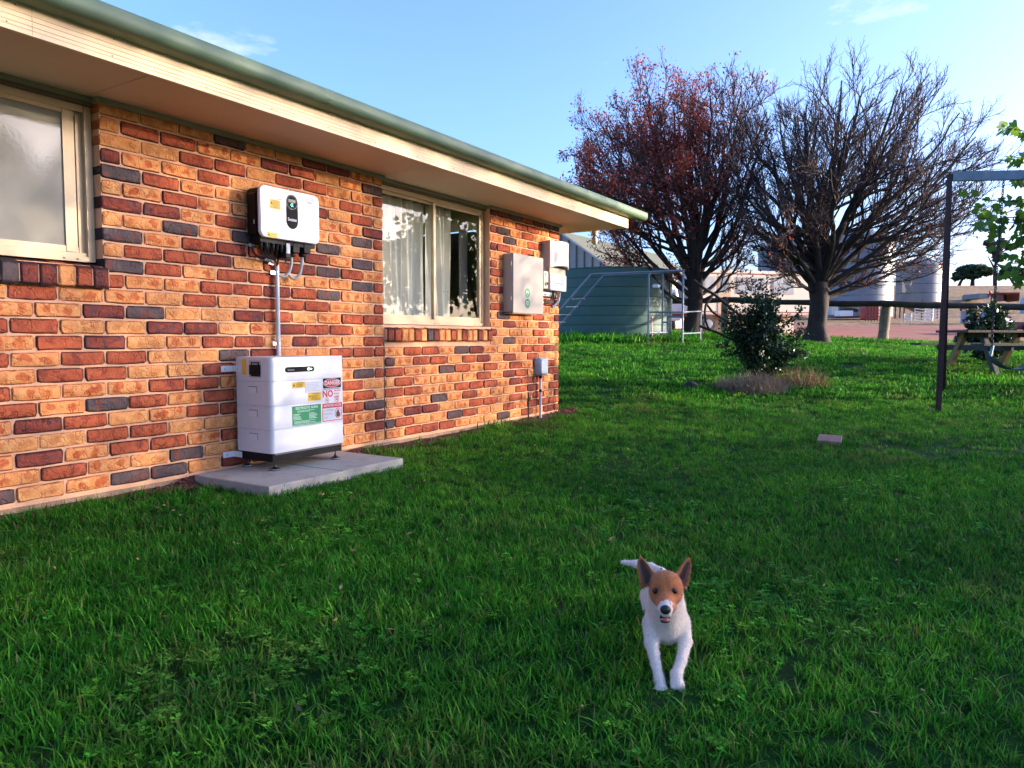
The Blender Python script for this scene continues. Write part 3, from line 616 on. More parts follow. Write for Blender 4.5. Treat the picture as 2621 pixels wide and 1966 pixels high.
k_ = decal(R4(-1.343, -1.315, 1.585, 1.635), yi, M_white, 'serial_label', inv); lines(-1.340, -1.318, 1.588, 1.632, 5, M_greyline, yi - .0004, 'print', k_, rl, .3)
sx_ = -1.3445
q = MB(); q.add([(sx_, -.115, 1.765), (sx_, -.092, 1.765), (sx_, -.1035, 1.788)], [(0, 2, 1)]); q.add([(sx_ - .0001, -.115, 1.765), (sx_ - .0001, -.092, 1.765), (sx_ - .0001, -.1035, 1.788)], [(0, 1, 2)]); q.build('side_triangle', M_yellow, inv)
q = MB(); q.box(sx_ - .0085, sx_ - .0075, -.109, -.102, 1.585, 1.612); q.build('side_tag', M_paper, inv)
# connectors and leads underneath
q = MB()
for i, x in enumerate((-1.30, -1.275, -1.245, -1.22, -1.17, -1.15)):
    q.lathe([(.009, 0), (.009, -.02), (.012, -.022), (.012, -.045), (.008, -.06), (.004, -.075)], (x, -.105 - .02 * (i % 2), 1.492), 10)
q.build('plug', mat('plug_black', (.018, .018, .02), .4, spec=.2), inv, 40)
q = MB(); q.bbox(-1.125, -1.085, -.14, -.06, 1.385, 1.492, .003); q.bbox(-1.062, -1.003, -.14, -.055, 1.425, 1.492, .004); q.bbox(-.965, -.905, -.14, -.055, 1.432, 1.496, .004); q.lathe([(.022, .03), (.022, .012), (.026, .010), (.026, -.006), (.018, -.012)], (-1.032, -.09, 1.412), 14); q.lathe([(.022, .03), (.022, .012), (.026, .010), (.026, -.006), (.018, -.012)], (-.936, -.09, 1.42), 14)
k_ = q.build('terminal_cover', M_black, inv, 40)
q = MB(); q.box(-1.120, -1.090, -.1412, -.1402, 1.415, 1.482); q.box(-1.112, -1.100, -.142, -.1413, 1.418, 1.446); q.build('terminal_tag', M_greyline, k_)
M_cable = mat('black_cable', (.014, .014, .016), .45); M_bcable = mat('blue_cable', (.02, .06, .14), .45)
q = MB()
for i, x in enumerate((-1.30, -1.275, -1.245, -1.22)):
    q.tube([(x, -.105, 1.425), (x + .005, -.10, 1.40), (x + .05, -.09, 1.375), (-1.155, -.06, 1.375 - .006 * i), (-1.125, -.045, 1.355), (-1.115, -.035, 1.33)], .0042, 6)
for k in range(3):
    q.tube([(-1.115 + .012 * k, -.07, 1.48), (-1.118 + .010 * k, -.06, 1.42), (-1.112, -.040, 1.36), (-1.111, -.032, 1.32)], .006, 6)
aa = np.linspace(2.9, 6.5, 16)
q.tube([(-1.265 + .075 * math.cos(a), -.065, 1.435 + .065 * math.sin(a)) for a in aa], .0045, 6); q.tube([(-1.255 + .07 * math.cos(a), -.055, 1.43 + .05 * math.sin(a)) for a in aa], .0045, 6)
q.build('lead', M_cable, inv, 60)
q = MB(); q.tube([(-1.09, -.09, 1.47), (-1.085, -.09, 1.43), (-1.068, -.08, 1.385), (-1.072, -.075, 1.36)], .0055, 6); q.build('network_lead', M_bcable, inv, 60)
M_corr = mat('grey_corrugated', (.47, .47, .45), .5, .05, 5)
for x, zt, pts in ((-1.032, 1.405, [(-1.032, -.085, 1.405), (-1.030, -.085, 1.36), (-1.036, -.07, 1.30), (-1.065, -.05, 1.262), (-1.10, -.035, 1.275), (-1.112, -.03, 1.285)]), (-.936, 1.41, [(-.936, -.085, 1.413), (-.938, -.085, 1.36), (-.948, -.075, 1.29), (-.975, -.055, 1.255), (-1.00, -.045, 1.262), (-1.03, -.037, 1.30)])):
    P = np.array(pts); t = np.linspace(0, len(P) - 1, 46); PP = np.stack([np.interp(t, range(len(P)), P[:, i]) for i in range(3)], 1)
    for _ in range(6): PP[1:-1] = (PP[:-2] + PP[1:-1] * 2 + PP[2:]) / 4
    q = MB(); q.tube(PP, .0098 + .0012 * (np.arange(46) % 2), 10); q.build('flexible_conduit', M_corr, inv, 60)
# wall stubs of conduit
for x, z, xe in ((-1.203, 1.371, -1.115), (-1.325, 1.457, -1.30)):
    q = MB(); q.tube([(x, -.014, z + .004), (xe, -.022, z - .006)], .0115, 12); o = q.build('conduit_stub', M_pvc, None, 60); tag(o, 'short grey conduit stub on the wall ' + ('just under the inverter leads' if xe > -1.2 else 'at the lower left corner of the inverter'), 'conduit', 'conduit stubs by the inverter')
# conduit down to the battery
con = thing('wall_conduit', 'straight grey conduit running from the inverter down behind the battery', 'conduit', (-1.108, -.03, .60))
q = MB(); q.tube([(-1.1085, -.027, 1.345), (-1.1085, -.027, .60)], .0148, 16); q.build('pipe', M_pvc, con, 60)
for z, xx in ((1.288, -1.16), (.805, -1.155), (1.355, -1.165)):
    q = MB()
    if z < 1.34:
        a = np.linspace(math.pi, 2 * math.pi, 9); q.add([(-1.1085 + .0158 * math.cos(t), -.027 + .0158 * math.sin(t), z + s) for t in a for s in (-.014, .014)], [(2 * i, 2 * i + 2, 2 * i + 3, 2 * i + 1) for i in range(8)])
    q.box(xx, -1.122, -.028 if z < 1.34 else -.006, -.003 if z > 1.34 else -.024, z - .012, z + .012); q.build('saddle_clip', M_metal, con, 40)

# meter box with PV / ES stickers ------------------------------------------
M_beige = mat('beige_enamel', (.44, .365, .30), .4, .03, 2, dirt=(.44, .36, .29), dscale=3, dlo=.6, dhi=.9)
mb_ = thing('meter_box', 'square beige metal switchboard box with two round green stickers', 'meter box', (2.10, 0, 1.10))
q = MB(); q.bbox(1.797, 2.400, -.100, -.001, 1.112, 1.706, .004); q.build('body', M_beige, mb_, 40)
q = MB(); q.bbox(1.803, 2.418, -.118, -.1012, 1.102, 1.709, .004); dd = q.build('door', M_beige, mb_, 40)
q = MB(); q.box(1.80, 2.30, -.105, -.012, 1.0955, 1.1015); q.build('drip_lip', M_beige, mb_)
q = MB()
for z in (1.60, 1.25): q.lathe([(.006, -.02), (.006, .02)], (1.7955, -.098, z), 8)
q.build('hinge', M_metal, mb_)
for z, wd, sub in ((1.316, 'PV', 'AC'), (1.206, 'ES', 'DC')):
    k_ = decal(ellipse(2.084, z, .0535, .0500, 32), -.1190, M_green, 'round_sticker', mb_); text(wd, .052, (2.084, -.1195, z + .004), M_paper, 'lettering', k_, bold=.0008); text(sub, .016, (2.084, -.1195, z - .030), M_paper, 'lettering', k_)
q = MB(); q.lathe([(.03, 0), (.034, .004), (.030, .03), (.012, .034)], (2.30, -.04, 1.7065), 14); q.box(2.25, 2.31, -.05, -.02, 1.71, 1.74); o = q.build('cable_gland', M_black, None, 40); tag(o, 'black rubber cable entry on top of the beige meter box', 'cable entry')

# hot water / inverter cover at the corner --------------------------------------
M_lgrey = mat('light_grey_plastic', (.40, .395, .41), .42, .03, 2)
hb = thing('solar_inverter', 'light grey inverter with curved hood at the far wall corner', 'inverter', (2.82, 0, 1.38))
q = MB(); q.bbox(2.600, 3.0, -.045, -.001, 1.375, 1.925, .004); q.build('body', M_lgrey, hb, 40)
hood = []
for i in range(17):                     # front of hood: flat left flank then bulging cylinder
    t = i / 16; x = 2.600 + .445 * t; yv = -.100 - .055 * math.sin(math.pi * min(1, max(0, (t - .12) / .88))) ; hood.append((x, yv))
V = []; F = []
for (x, yv) in hood:
    t = (x - 2.6) / .445; zb_ = 1.625 + .032 * math.sin(math.pi * min(1, max(0, t)))
    V += [(x, yv, zb_), (x, yv, 1.928), (x, -.045, 1.928), (x, -.045, zb_)]
for i in range(16):
    o4, p4 = i * 4, i * 4 + 4
    F += [(o4, p4, p4 + 1, o4 + 1), (o4 + 1, p4 + 1, p4 + 2, o4 + 2), (o4 + 3, p4 + 3, p4, o4)[::1]]
F += [(0, 1, 2, 3), (64 + 3, 64 + 2, 64 + 1, 64)]
q = MB(); q.add(V, F); q.build('hood', M_lgrey, hb, 30)
q = MB(); q.bbox(2.604, 2.990, -.100, -.046, 1.378, 1.56, .004); q.build('lower_cover', M_lgrey, hb, 40)
q = MB(); q.box(2.615, 2.985, -.085, -.0465, 1.5605, 1.63); w_ = q.build('viewing_window', mat('window_amber', (.40, .30, .17), .3, .3, 18), hb)
q = MB(); q.box(2.612, 2.988, -.088, -.0855, 1.561, 1.567); q.box(2.612, 2.619, -.088, -.0855, 1.567, 1.625); q.box(2.981, 2.988, -.088, -.0855, 1.567, 1.625); q.build('window_rim', M_lgrey, w_)
k_ = decal(R4(2.70, 2.93, 1.385, 1.47), -.1008, M_paper, 'rating_label', hb); decal(R4(2.705, 2.925, 1.452, 1.467), -.1014, mat('blue_ink', (.10, .12, .33), .5), 'label_band', k_); lines(2.71, 2.92, 1.39, 1.448, 5, M_greyline, -.1014, 'print', k_, rl, .3)
k_ = thing('isolator_switch', 'cream isolator switch between the meter box and the grey inverter', 'switch', (2.54, 0, 1.39))
q = MB(); q.bbox(2.487, 2.588, -.085, -.001, 1.388, 1.582, .005); q.build('body', mat('cream_plastic', (.66, .58, .40), .45), k_, 40)
q = MB(); q.box(2.515, 2.560, -.092, -.0855, 1.52, 1.56); q.lathe([(.025, 0), (.025, .012)], (2.54, -.085, 1.445), 16, axis=(0, -1, 0)); q.build('knob', bpy.data.materials['cream_plastic'], k_, 40)
q = MB(); q.box(2.53, 2.55, -.105, -.0975, 1.432, 1.458); q.build('padlock_hole', M_ink, k_)
k_ = thing('junction_strip', 'white wiring duct below the grey inverter with black leads', 'wiring duct', (2.68, 0, 1.30))
q = MB(); q.box(2.505, 2.845, -.05, -.001, 1.312, 1.358); q.build('duct', M_paper, k_)
q = MB(); q.box(2.56, 2.61, -.0508, -.0502, 1.322, 1.330); q.box(2.66, 2.71, -.0508, -.0502, 1.322, 1.330); q.build('duct_slot', M_ink, k_)
q = MB()
for x in (2.72, 2.755, 2.80): q.tube([(x, -.07, 1.378), (x, -.066, 1.34), (x + .004, -.055, 1.29), (x - .03, -.03, 1.255), (x - .12, -.02, 1.235)], .009, 8)
q.build('lead', M_cable, k_, 60)
q = MB(); q.tube([(2.93, -.04, 1.378), (2.935, -.035, 1.32), (2.915, -.03, 1.26), (2.86, -.02, 1.22), (2.83, .0, 1.20)], .016, 10); q.build('flexible_conduit', M_corr, k_, 60)
q = MB(); q.tube([(2.43, -.03, 1.245), (2.55, -.03, 1.238)], .02, 12); q.lathe([(.026, -.02), (.026, .02)], (2.52, -.03, 1.24), 12, axis=(1, 0, 0)); o = q.build('pipe_elbow', M_pvc, None, 50); tag(o, 'short white pipe elbow on the wall under the grey inverter', 'pipe')

# outdoor outlet on a pipe ------------------------------------------------------
k_ = thing('outdoor_outlet', 'blue grey weatherproof outlet on a white pipe by the corner', 'outlet', (2.51, 0, -.06))
q = MB(); q.prism([(2.432, .455), (2.45, .432), (2.59, .432), (2.606, .455), (2.606, .610), (2.59, .628), (2.45, .628), (2.432, .610)], -.085, -.002, .022); q.build('box', mat('blue_grey_plastic', (.36, .43, .50), .45), k_, 40)
q = MB(); q.tube([(2.508, -.035, .432), (2.508, -.035, .395)], .018, 12); q.tube([(2.508, -.035, .275), (2.508, -.035, .245)], .0155, 12); q.build('gland', M_black, k_, 60)
q = MB(); q.tube([(2.508, -.035, .396), (2.515, -.035, -.07)], .0145, 12); q.build('pipe', M_paper, k_, 60)
k_ = thing('garden_tap', 'thin rusty standpipe with a small tap against the brick wall', 'tap', (2.215, -.06, -.08))
q = MB(); q.tube([(2.213, -.055, .26), (2.216, -.055, -.09)], .0085, 8); q.build('standpipe', mat('rusty_pipe', (.05, .028, .02), .7), k_, 60)
q = MB(); q.tube([(2.235, -.055, .19), (2.19, -.06, .188), (2.185, -.085, .17)], .008, 8); q.lathe([(.016, 0), (.016, .006)], (2.214, -.07, .195), 8, axis=(0, -1, 0)); q.build('tap_head', bpy.data.materials['rusty_pipe'], k_, 60)
# ------------------------------------------------------------------ the dog (one continuous body from a smooth-union distance field)
def build_dog():
    K = at
    prim = []
    def cap(a, b, ra, rb_, k=.018): prim.append(('c', np.array(a), np.array(b), ra, rb_, k))
    def ell(c, r_, k=.018): prim.append(('e', np.array(c), np.array(r_), None, None, k))
    AX = np.stack([RH, FH, np.array([0, 0, 1.0])])                       # right, away, up
    SK = K(1704, 1502, 1.868)
    ell(SK, (.0435, .050, .0415), .01)
    cap(K(1686, 1526, 1.855), K(1723, 1526, 1.855), .0195, .0195, .016)
    cap(K(1704, 1526, 1.835), K(1704, 1563, 1.768), .027, .0165, .014)
    cap(K(1690, 1557, 1.80), K(1718, 1556, 1.80), .0125, .0125, .012)     # lips
    cap(K(1704, 1560, 1.85), K(1703, 1589, 1.792), .019, .0085, .008)     # lower jaw
    cap(K(1704, 1512, 1.92), K(1705, 1565, 1.985), .043, .050, .022)       # neck
    cap(K(1704, 1552, 1.90), K(1703, 1600, 1.955), .030, .033, .02)       # throat to breast
    ell(K(1704, 1578, 2.01), (.052, .082, .074), .02)
    cap(K(1705, 1552, 2.06), K(1694, 1508, 2.33), .054, .050, .025)
    cap(K(1672, 1530, 2.34), K(1668, 1555, 2.30), .044, .030, .025); cap(K(1716, 1530, 2.34), K(1720, 1555, 2.30), .044, .030, .025)
    for x in (1670, 1718):
        cap(K(x, 1553, 2.29), K(x, 1545, 2.42), .024, .0135, .012); cap(K(x, 1545, 2.42), K(x, 1566, 2.385), .0125, .013, .01)
    # forelegs: shoulder, elbow, wrist, paw
    L = [K(1671, 1596, 1.985), K(1668, 1646, 1.945), K(1679, 1702, 1.885), K(1688, 1742, 1.853), K(1691, 1764, 1.832)]
    Rr = [K(1741, 1594, 1.985), K(1754, 1643, 1.945), K(1744, 1692, 1.885), K(1731, 1728, 1.85), K(1733, 1749, 1.832)]
    for P, rr in ((L, (.030, .0185, .0125, .0130, .0150)), (Rr, (.029, .0180, .0135, .0145, .0155))):
        for i in range(4): cap(P[i], P[i + 1], rr[i], rr[i + 1], .013 if i == 0 else .007)
        t = P[4]
        for s in (-1.5, -.5, .5, 1.5): cap(t + RH * .0075 * s + np.array([0, 0, .002]), t + RH * .0085 * s - FH * .011 - np.array([0, 0, .006]), .0068, .0058, .004)
    tail = [K(1694, 1466, 2.36), K(1664, 1452, 2.40), K(1630, 1444, 2.42), K(1594, 1439, 2.44)]
    for i in range(3): cap(tail[i], tail[i + 1], (.017, .0135, .0115)[i], (.0135, .0115, .0075)[i], .012)
    ears = []
    for bx, by, tx, ty, tilt in ((1661, 1492, 1636, 1425, -.35), (1742, 1493, 1766, 1429, .35)):
        B = K(bx, by, 1.888); T = K(tx, ty, 1.895); ax = T - B; Ln = np.linalg.norm(ax); ax /= Ln
        n_ = -FH * math.cos(tilt) + RH * math.sin(-tilt) * -1; n_ -= ax * np.dot(n_, ax); n_ /= np.linalg.norm(n_); s_ = np.cross(ax, n_); ears.append((B, ax, n_, s_, Ln))
    def sdf(P):
        D = None
        for pr in prim:
            if pr[0] == 'c':
                a, b, ra, rb_ = pr[1].astype(np.float32), pr[2].astype(np.float32), pr[3], pr[4]; ab = b - a; pa = P - a
                t = np.clip(pa @ ab / np.dot(ab, ab), 0, 1); d = np.linalg.norm(pa - t[..., None] * ab, axis=-1) - (ra + (rb_ - ra) * t)
            else:
                q = (P - pr[1].astype(np.float32)) @ AX.T.astype(np.float32); r_ = pr[2].astype(np.float32); k0 = np.linalg.norm(q / r_, axis=-1); k1 = np.linalg.norm(q / (r_ * r_), axis=-1) + 1e-6; d = k0 * (k0 - 1) / k1
            k = pr[5]
            if D is None: D = d
            else:
                h = np.clip(.5 + .5 * (D - d) / k, 0, 1); D = D * (1 - h) + d * h - k * h * (1 - h)
        for B, ax, n_, s_, Ln in ears:
            q = P - B.astype(np.float32); t = q @ ax.astype(np.float32); s = q @ s_.astype(np.float32); nn = q @ n_.astype(np.float32)
            tt = np.clip(t / Ln, 0, 1); w = .0225 * np.clip(1 - tt ** 1.7, 0, 1) ** .75 + .0015; sag = -.016 * np.clip(1 - (s / (w + 1e-4)) ** 2, 0, 1) * (1 - tt * .6)
            d = np.maximum(np.maximum(np.abs(nn - sag) - .0042 * (1 - .3 * tt), (np.abs(s) - w) * .8), np.maximum(-t - .012, t - Ln))
            h = np.clip(.5 + .5 * (D - d) / .006, 0, 1); D = D * (1 - h) + d * h - .006 * h * (1 - h)
        return D
    pts = np.array([p for pr in prim for p in ([pr[1], pr[2]] if pr[0] == 'c' else [pr[1]])]); lo = pts.min(0) - .10; hi = pts.max(0) + .10; h = .0034
    hi[2] = max(hi[2], K(1636, 1420, 1.89)[2] + .02)
    N = np.ceil((hi - lo) / h).astype(int); g = [lo[i] + h * np.arange(N[i]) for i in range(3)]
    D = np.empty(N, np.float32)
    for i in range(0, N[0], 16):
        X, Y, Z = np.meshgrid(g[0][i:i + 16], g[1], g[2], indexing='ij'); D[i:i + 16] = sdf(np.stack([X, Y, Z], -1).astype(np.float32))
    sgn = D < 0
    c = np.zeros(N - 1, np.int8); acc = np.zeros(tuple(N - 1) + (3,), np.float32); cnt = np.zeros(N - 1, np.float32)
    C8 = [(a, b, e) for a in (0, 1) for b in (0, 1) for e in (0, 1)]
    sl = lambda A, o: A[o[0]:N[0] - 1 + o[0], o[1]:N[1] - 1 + o[1], o[2]:N[2] - 1 + o[2]]
    for i, p in enumerate(C8):
        for ax in range(3):
            if p[ax]: continue
            q = list(p); q[ax] = 1; a, b = sl(D, p), sl(D, q); cr = (a < 0) != (b < 0); t = np.where(cr, a / (a - b + 1e-12), 0)
            for k in range(3): acc[..., k] += np.where(cr, p[k] + (t if k == ax else 0), 0)
            cnt += cr
    act = cnt > 0; idx = -np.ones(N - 1, np.int32); idx[act] = np.arange(act.sum()); ii = np.argwhere(act)
    V = lo + h * (ii + acc[act] / cnt[act][:, None]); F = []
    for ax in range(3):
        b, e = (ax + 1) % 3, (ax + 2) % 3; s0 = np.take(sgn, range(N[ax] - 1), ax); s1 = np.take(sgn, range(1, N[ax]), ax); cr = np.argwhere(s0 != s1)
        cr = cr[(cr[:, b] > 0) & (cr[:, e] > 0) & (cr[:, b] < N[b] - 1) & (cr[:, e] < N[e] - 1)]; fl = sgn[tuple(cr.T)]
        def cell(db, de):
            q = cr.copy(); q[:, b] -= db; q[:, e] -= de; return idx[tuple(q.T)]
        Q = np.stack([cell(0, 0), cell(1, 0), cell(1, 1), cell(0, 1)], 1); Q[~fl] = Q[~fl][:, ::-1]; F.append(Q)
    F = np.concatenate(F)
    # recolour: coat patches
    q = (V - SK) @ AX.T; nose = K(1704, 1566, 1.757); dn = np.linalg.norm((V - nose), axis=1); dk = np.linalg.norm(q / np.array([.062, .105, .078]), axis=1)
    wob = .006 * np.sin(V @ np.array([210., 170, 130])) + .004 * np.sin(V @ np.array([-340., 260, 410]))
    brown = (dk + wob * 3 < 1.0) & (dn + wob > .031) & (q[:, 2] > -.058 + .38 * np.abs(q[:, 0]) + wob)
    brown |= (q[:, 2] > -.012 + wob) & (np.abs(q[:, 0]) < .12) & (np.abs(q[:, 1]) < .045)
    col = np.tile(np.array([.86, .70, .585]), (len(V), 1)); fr = np.array([.64, .185, .045]); dark = np.array([.30, .07, .02])
    tt = np.clip((q[:, 2] + .02) / .05, 0, 1)[:, None]; col = np.where(brown[:, None], fr * (1 - .25 * tt) + dark * .25 * tt, col)
    for B, ax, n_, s_, Ln in ears:
        e = V - B; t = e @ ax; s = e @ s_; nn = e @ n_; tt = np.clip(t / Ln, 0, 1); w = .0225 * np.clip(1 - tt ** 1.7, 0, 1) ** .75 + .0015
        ear = (t > -.004) & (t < Ln + .004) & (np.abs(s) < w + .006) & (np.abs(nn) < .03)
        col[ear] = fr * .88; sag = -.016 * np.clip(1 - (s / w) ** 2, 0, 1) * (1 - tt * .6)
        inner = ear & (nn > sag) & (np.abs(s) < w * .74) & (t < Ln * .86); col[inner] = np.array([.13, .055, .040]); rim = inner & (np.abs(s) > w * .45); col[rim] = np.array([.26, .13, .09])
    for ex in (1681.5, 1724.5):
        dd_ = np.linalg.norm(V - K(ex, 1513, 1.825), axis=1); m_ = np.clip(1 - dd_ / .022, 0, 1)[:, None] * .75; col = np.where(brown[:, None], col * (1 - m_) + dark * .45 * m_, col)
    st_ = (brown & (np.abs(q[:, 0] + .002) < .006) & (q[:, 2] > .0))[:, None]; col = np.where(st_, col * .82, col)
    rump = np.linalg.norm(V - K(1700, 1455, 2.31), axis=1) + wob < .042; col[rump] = np.array([.13, .035, .016])
    toes = V[:, 2] < -.066; col[toes] = col[toes] * .8
    ground = gz(SK)
    root = thing('dog', 'white and tan terrier running towards the camera with ears up and mouth open', 'dog', (SK[0] + .1, SK[1] + .03, ground))
    mt, n, l, b = nodes('dog_coat'); vc = n.new('ShaderNodeVertexColor'); vc.layer_name = 'coat'; p = POS(n)
    mpn = n.new('ShaderNodeMapping'); mpn.inputs['Scale'].default_value = (260, 260, 70); l.new(p, mpn.inputs['Vector']); hair = NZ(n, l, mpn.outputs[0], 1, 3)
    cc = MIX(n, l, RAMP(n, l, hair, [(.35, .0), (.7, .22)]), vc.outputs['Color'], (.10, .05, .03)); l.new(cc, b.inputs['Base Color']); b.inputs['Roughness'].default_value = .75; b.inputs['Specular IOR Level'].default_value = .2
    b.inputs['Sheen Weight'].default_value = .25; l.new(BUMP(n, l, hair, .6, .003), b.inputs['Normal'])
    o = np_mesh('body', V, F, mt, root, 180)
    ca = o.data.color_attributes.new('coat', 'FLOAT_COLOR', 'POINT'); ca.data.foreach_set('color', np.c_[col, np.ones(len(V))].astype(np.float32).ravel())
    sm = o.modifiers.new('smooth', 'SMOOTH'); sm.factor = .5; sm.iterations = 2
    # short coat: thin hair blades lying along the body
    rgh = np.random.default_rng(2); tri = F[rgh.integers(0, len(F), 16000)]; w4 = rgh.dirichlet(np.ones(4), len(tri)); hp = (V[tri] * w4[..., None]).sum(1); hc = col[tri[:, 0]]
    nr_ = np.cross(V[tri[:, 1]] - V[tri[:, 0]], V[tri[:, 3]] - V[tri[:, 0]]); nr_ /= np.linalg.norm(nr_, axis=1, keepdims=True) + 1e-9; flow = FH * .8 - np.array([0, 0, .7]) + rgh.normal(0, .3, (len(tri), 3)); flow -= nr_ * (flow * nr_).sum(1, keepdims=True); flow /= np.linalg.norm(flow, axis=1, keepdims=True) + 1e-9
    hd = flow * .93 + nr_ * .34; hl = rgh.uniform(.005, .011, (len(tri), 1)); sd_ = np.cross(hd, nr_); sd_ /= np.linalg.norm(sd_, axis=1, keepdims=True) + 1e-9; ok = np.linalg.norm(hp - K(1704, 1566, 1.76), axis=1) > .026
    HV = np.stack([hp - sd_ * .0006 - nr_ * .0008, hp + sd_ * .0006 - nr_ * .0008, hp + hd * hl], 1)[ok].reshape(-1, 3); fu = np_mesh('fur', HV, np.arange(len(HV)).reshape(-1, 3), mt, root); fu['kind'] = 'stuff'
    fa = fu.data.color_attributes.new('coat', 'FLOAT_COLOR', 'POINT'); hcc = np.repeat(hc[ok] * rgh.uniform(.75, 1.1, (ok.sum(), 1)), 3, 0); fa.data.foreach_set('color', np.c_[np.clip(hcc, 0, .9), np.ones(len(hcc))].astype(np.float32).ravel())
    def surf(x, y, d0=1.70, d1=2.1):
        ds = np.linspace(d0, d1, 500); P = np.array([at(x, y, d) for d in ds]).astype(np.float32); s = sdf(P); k = np.argmax(s < 0); return P[k].astype(float)
    M_nose = mat('dog_nose', (.008, .007, .008), .4, .2, 90, .3, 300); M_eye = mat('dog_eye', (.006, .003, .002), .12, spec=.25); M_lid = mat('dog_eyelid', (.05, .018, .010), .6)
    M_tongue = mat('dog_tongue', (.50, .12, .12), .35); M_mouth = mat('dog_mouth', (.03, .010, .010), .5); M_tooth = mat('dog_tooth', (.75, .68, .55), .35)
    def blob(name, c, r_, mt_, par, ax=None):
        q = MB(); prof = [(math.sin(a) if 0 < a < math.pi else .02, -math.cos(a)) for a in np.linspace(.05, math.pi - .05, 10)]
        q.lathe(prof, (0, 0, 0), 16); A = np.stack(ax) if ax is not None else AX; v = (np.array(q.v) * np.array(r_)) @ A + np.array(c); q.v = [tuple(x) for x in v]; return q.build(name, mt_, par, 60)
    for x, y in ((1681.5, 1514), (1724.5, 1515)):
        s = surf(x, y); blob('eyelid', s + FH * .004, (.0115, .006, .0088), M_lid, root); blob('eye', s + FH * .0030, (.0078, .0066, .0070), M_eye, root)
    s = surf(1704, 1564); blob('nose', s + FH * .003 + np.array([0, 0, .002]), (.0135, .0115, .0115), M_nose, root)
    mo = K(1703, 1582, 1.785); blob('mouth', mo + FH * .005, (.0135, .011, .0075), M_mouth, root); blob('tongue', K(1703, 1586, 1.779) + FH * .0025, (.0095, .013, .0042), M_tongue, root)
    for sx_ in (-1, 1): blob('tooth', K(1703 + 8 * sx_, 1586, 1.776) + FH * .002, (.0011, .0012, .0022), M_tooth, root)
    blob('lower_lip', K(1703, 1591, 1.782) + FH * .002, (.0125, .010, .0034), M_mouth, root)
    for x, y, d in ((1683, 1767, 1.822), (1690, 1769, 1.819), (1697, 1768, 1.821)): pass
    return root
build_dog()
# ------------------------------------------------------------------ ground
def sheet(name, ds, rs, mt_, dz=0.0):
    Dg, Rg = np.meshgrid(ds, rs, indexing='ij'); Z = ground_z(Dg, Rg) + dz; V = CAM + Dg[..., None] * FH + Rg[..., None] * RH; V[..., 2] = Z
    nd, nr = len(ds), len(rs); i = np.arange(nd * nr).reshape(nd, nr); F = np.stack([i[:-1, :-1], i[:-1, 1:], i[1:, 1:], i[1:, :-1]], -1).reshape(-1, 4)[:, ::-1]
    o = np_mesh(name, V.reshape(-1, 3), F, mt_, None, 180); o['kind'] = 'structure'; return o
mt, n, l, b_ = nodes('lawn_soil'); p = POS(n)
f1 = NZ(n, l, p, 1.1, 5, .6); f2 = NZ(n, l, p, 14, 5, .7); f3 = NZ(n, l, p, 95, 4, .7)
c_ = MIX(n, l, RAMP(n, l, f2, [(.35, 0), (.65, 1)]), (.010, .050, .008), (.018, .075, .010))
c_ = MIX(n, l, RAMP(n, l, f1, [(.54, 0), (.68, .7)]), c_, (.075, .075, .025)); c_ = MIX(n, l, RAMP(n, l, f3, [(.5, 0), (.75, .6)]), c_, (.012, .030, .008))
l.new(c_, b_.inputs['Base Color']); b_.inputs['Roughness'].default_value = .95; b_.inputs['Specular IOR Level'].default_value = .1; l.new(BUMP(n, l, f3, .8, .03), b_.inputs['Normal']); M_lawn = mt
rs = np.concatenate([np.linspace(-900, -60, 13), np.linspace(-50, -14, 10), np.linspace(-12, 24, 73), np.linspace(28, 60, 9), np.linspace(80, 900, 13)])
LAWN_END = 23.2
sheet('lawn', np.concatenate([[-300, -100, -60, -40, -25, -15, -10], np.linspace(-6, LAWN_END, 74)]), rs, M_lawn)
M_dirt = mat('red_dirt', (.27, .060, .032), .95, .22, 1.3, .8, 9, dirt=(.17, .05, .03), dscale=4, dlo=.5, dhi=.8)
sheet('dirt_road', np.linspace(LAWN_END, 43, 40), rs, M_dirt)
mt, n, l, b_ = nodes('dry_grass_ground'); p = POS(n); mpn = n.new('ShaderNodeMapping'); mpn.inputs['Scale'].default_value = (1, 1, 6); l.new(p, mpn.inputs['Vector'])
f1 = NZ(n, l, p, .12, 6, .65); f2 = NZ(n, l, mpn.outputs[0], .9, 6, .7)
c_ = MIX(n, l, RAMP(n, l, f2, [(.35, 0), (.65, 1)]), (.19, .105, .045), (.33, .20, .09)); c_ = MIX(n, l, RAMP(n, l, f1, [(.5, 0), (.62, .75)]), c_, (.13, .09, .06)); c_ = MIX(n, l, RAMP(n, l, NZ(n, l, p, .35, 5, .7), [(.58, 0), (.68, .7)]), c_, (.085, .10, .05))
l.new(c_, b_.inputs['Base Color']); b_.inputs['Roughness'].default_value = .95; l.new(BUMP(n, l, f2, 1.0, .5), b_.inputs['Normal']); M_dry = mt
sheet('hill', np.concatenate([np.linspace(43, 100, 58), np.linspace(104, 220, 30), [260, 320, 400, 600, 900, 1500]]), rs, M_dry)

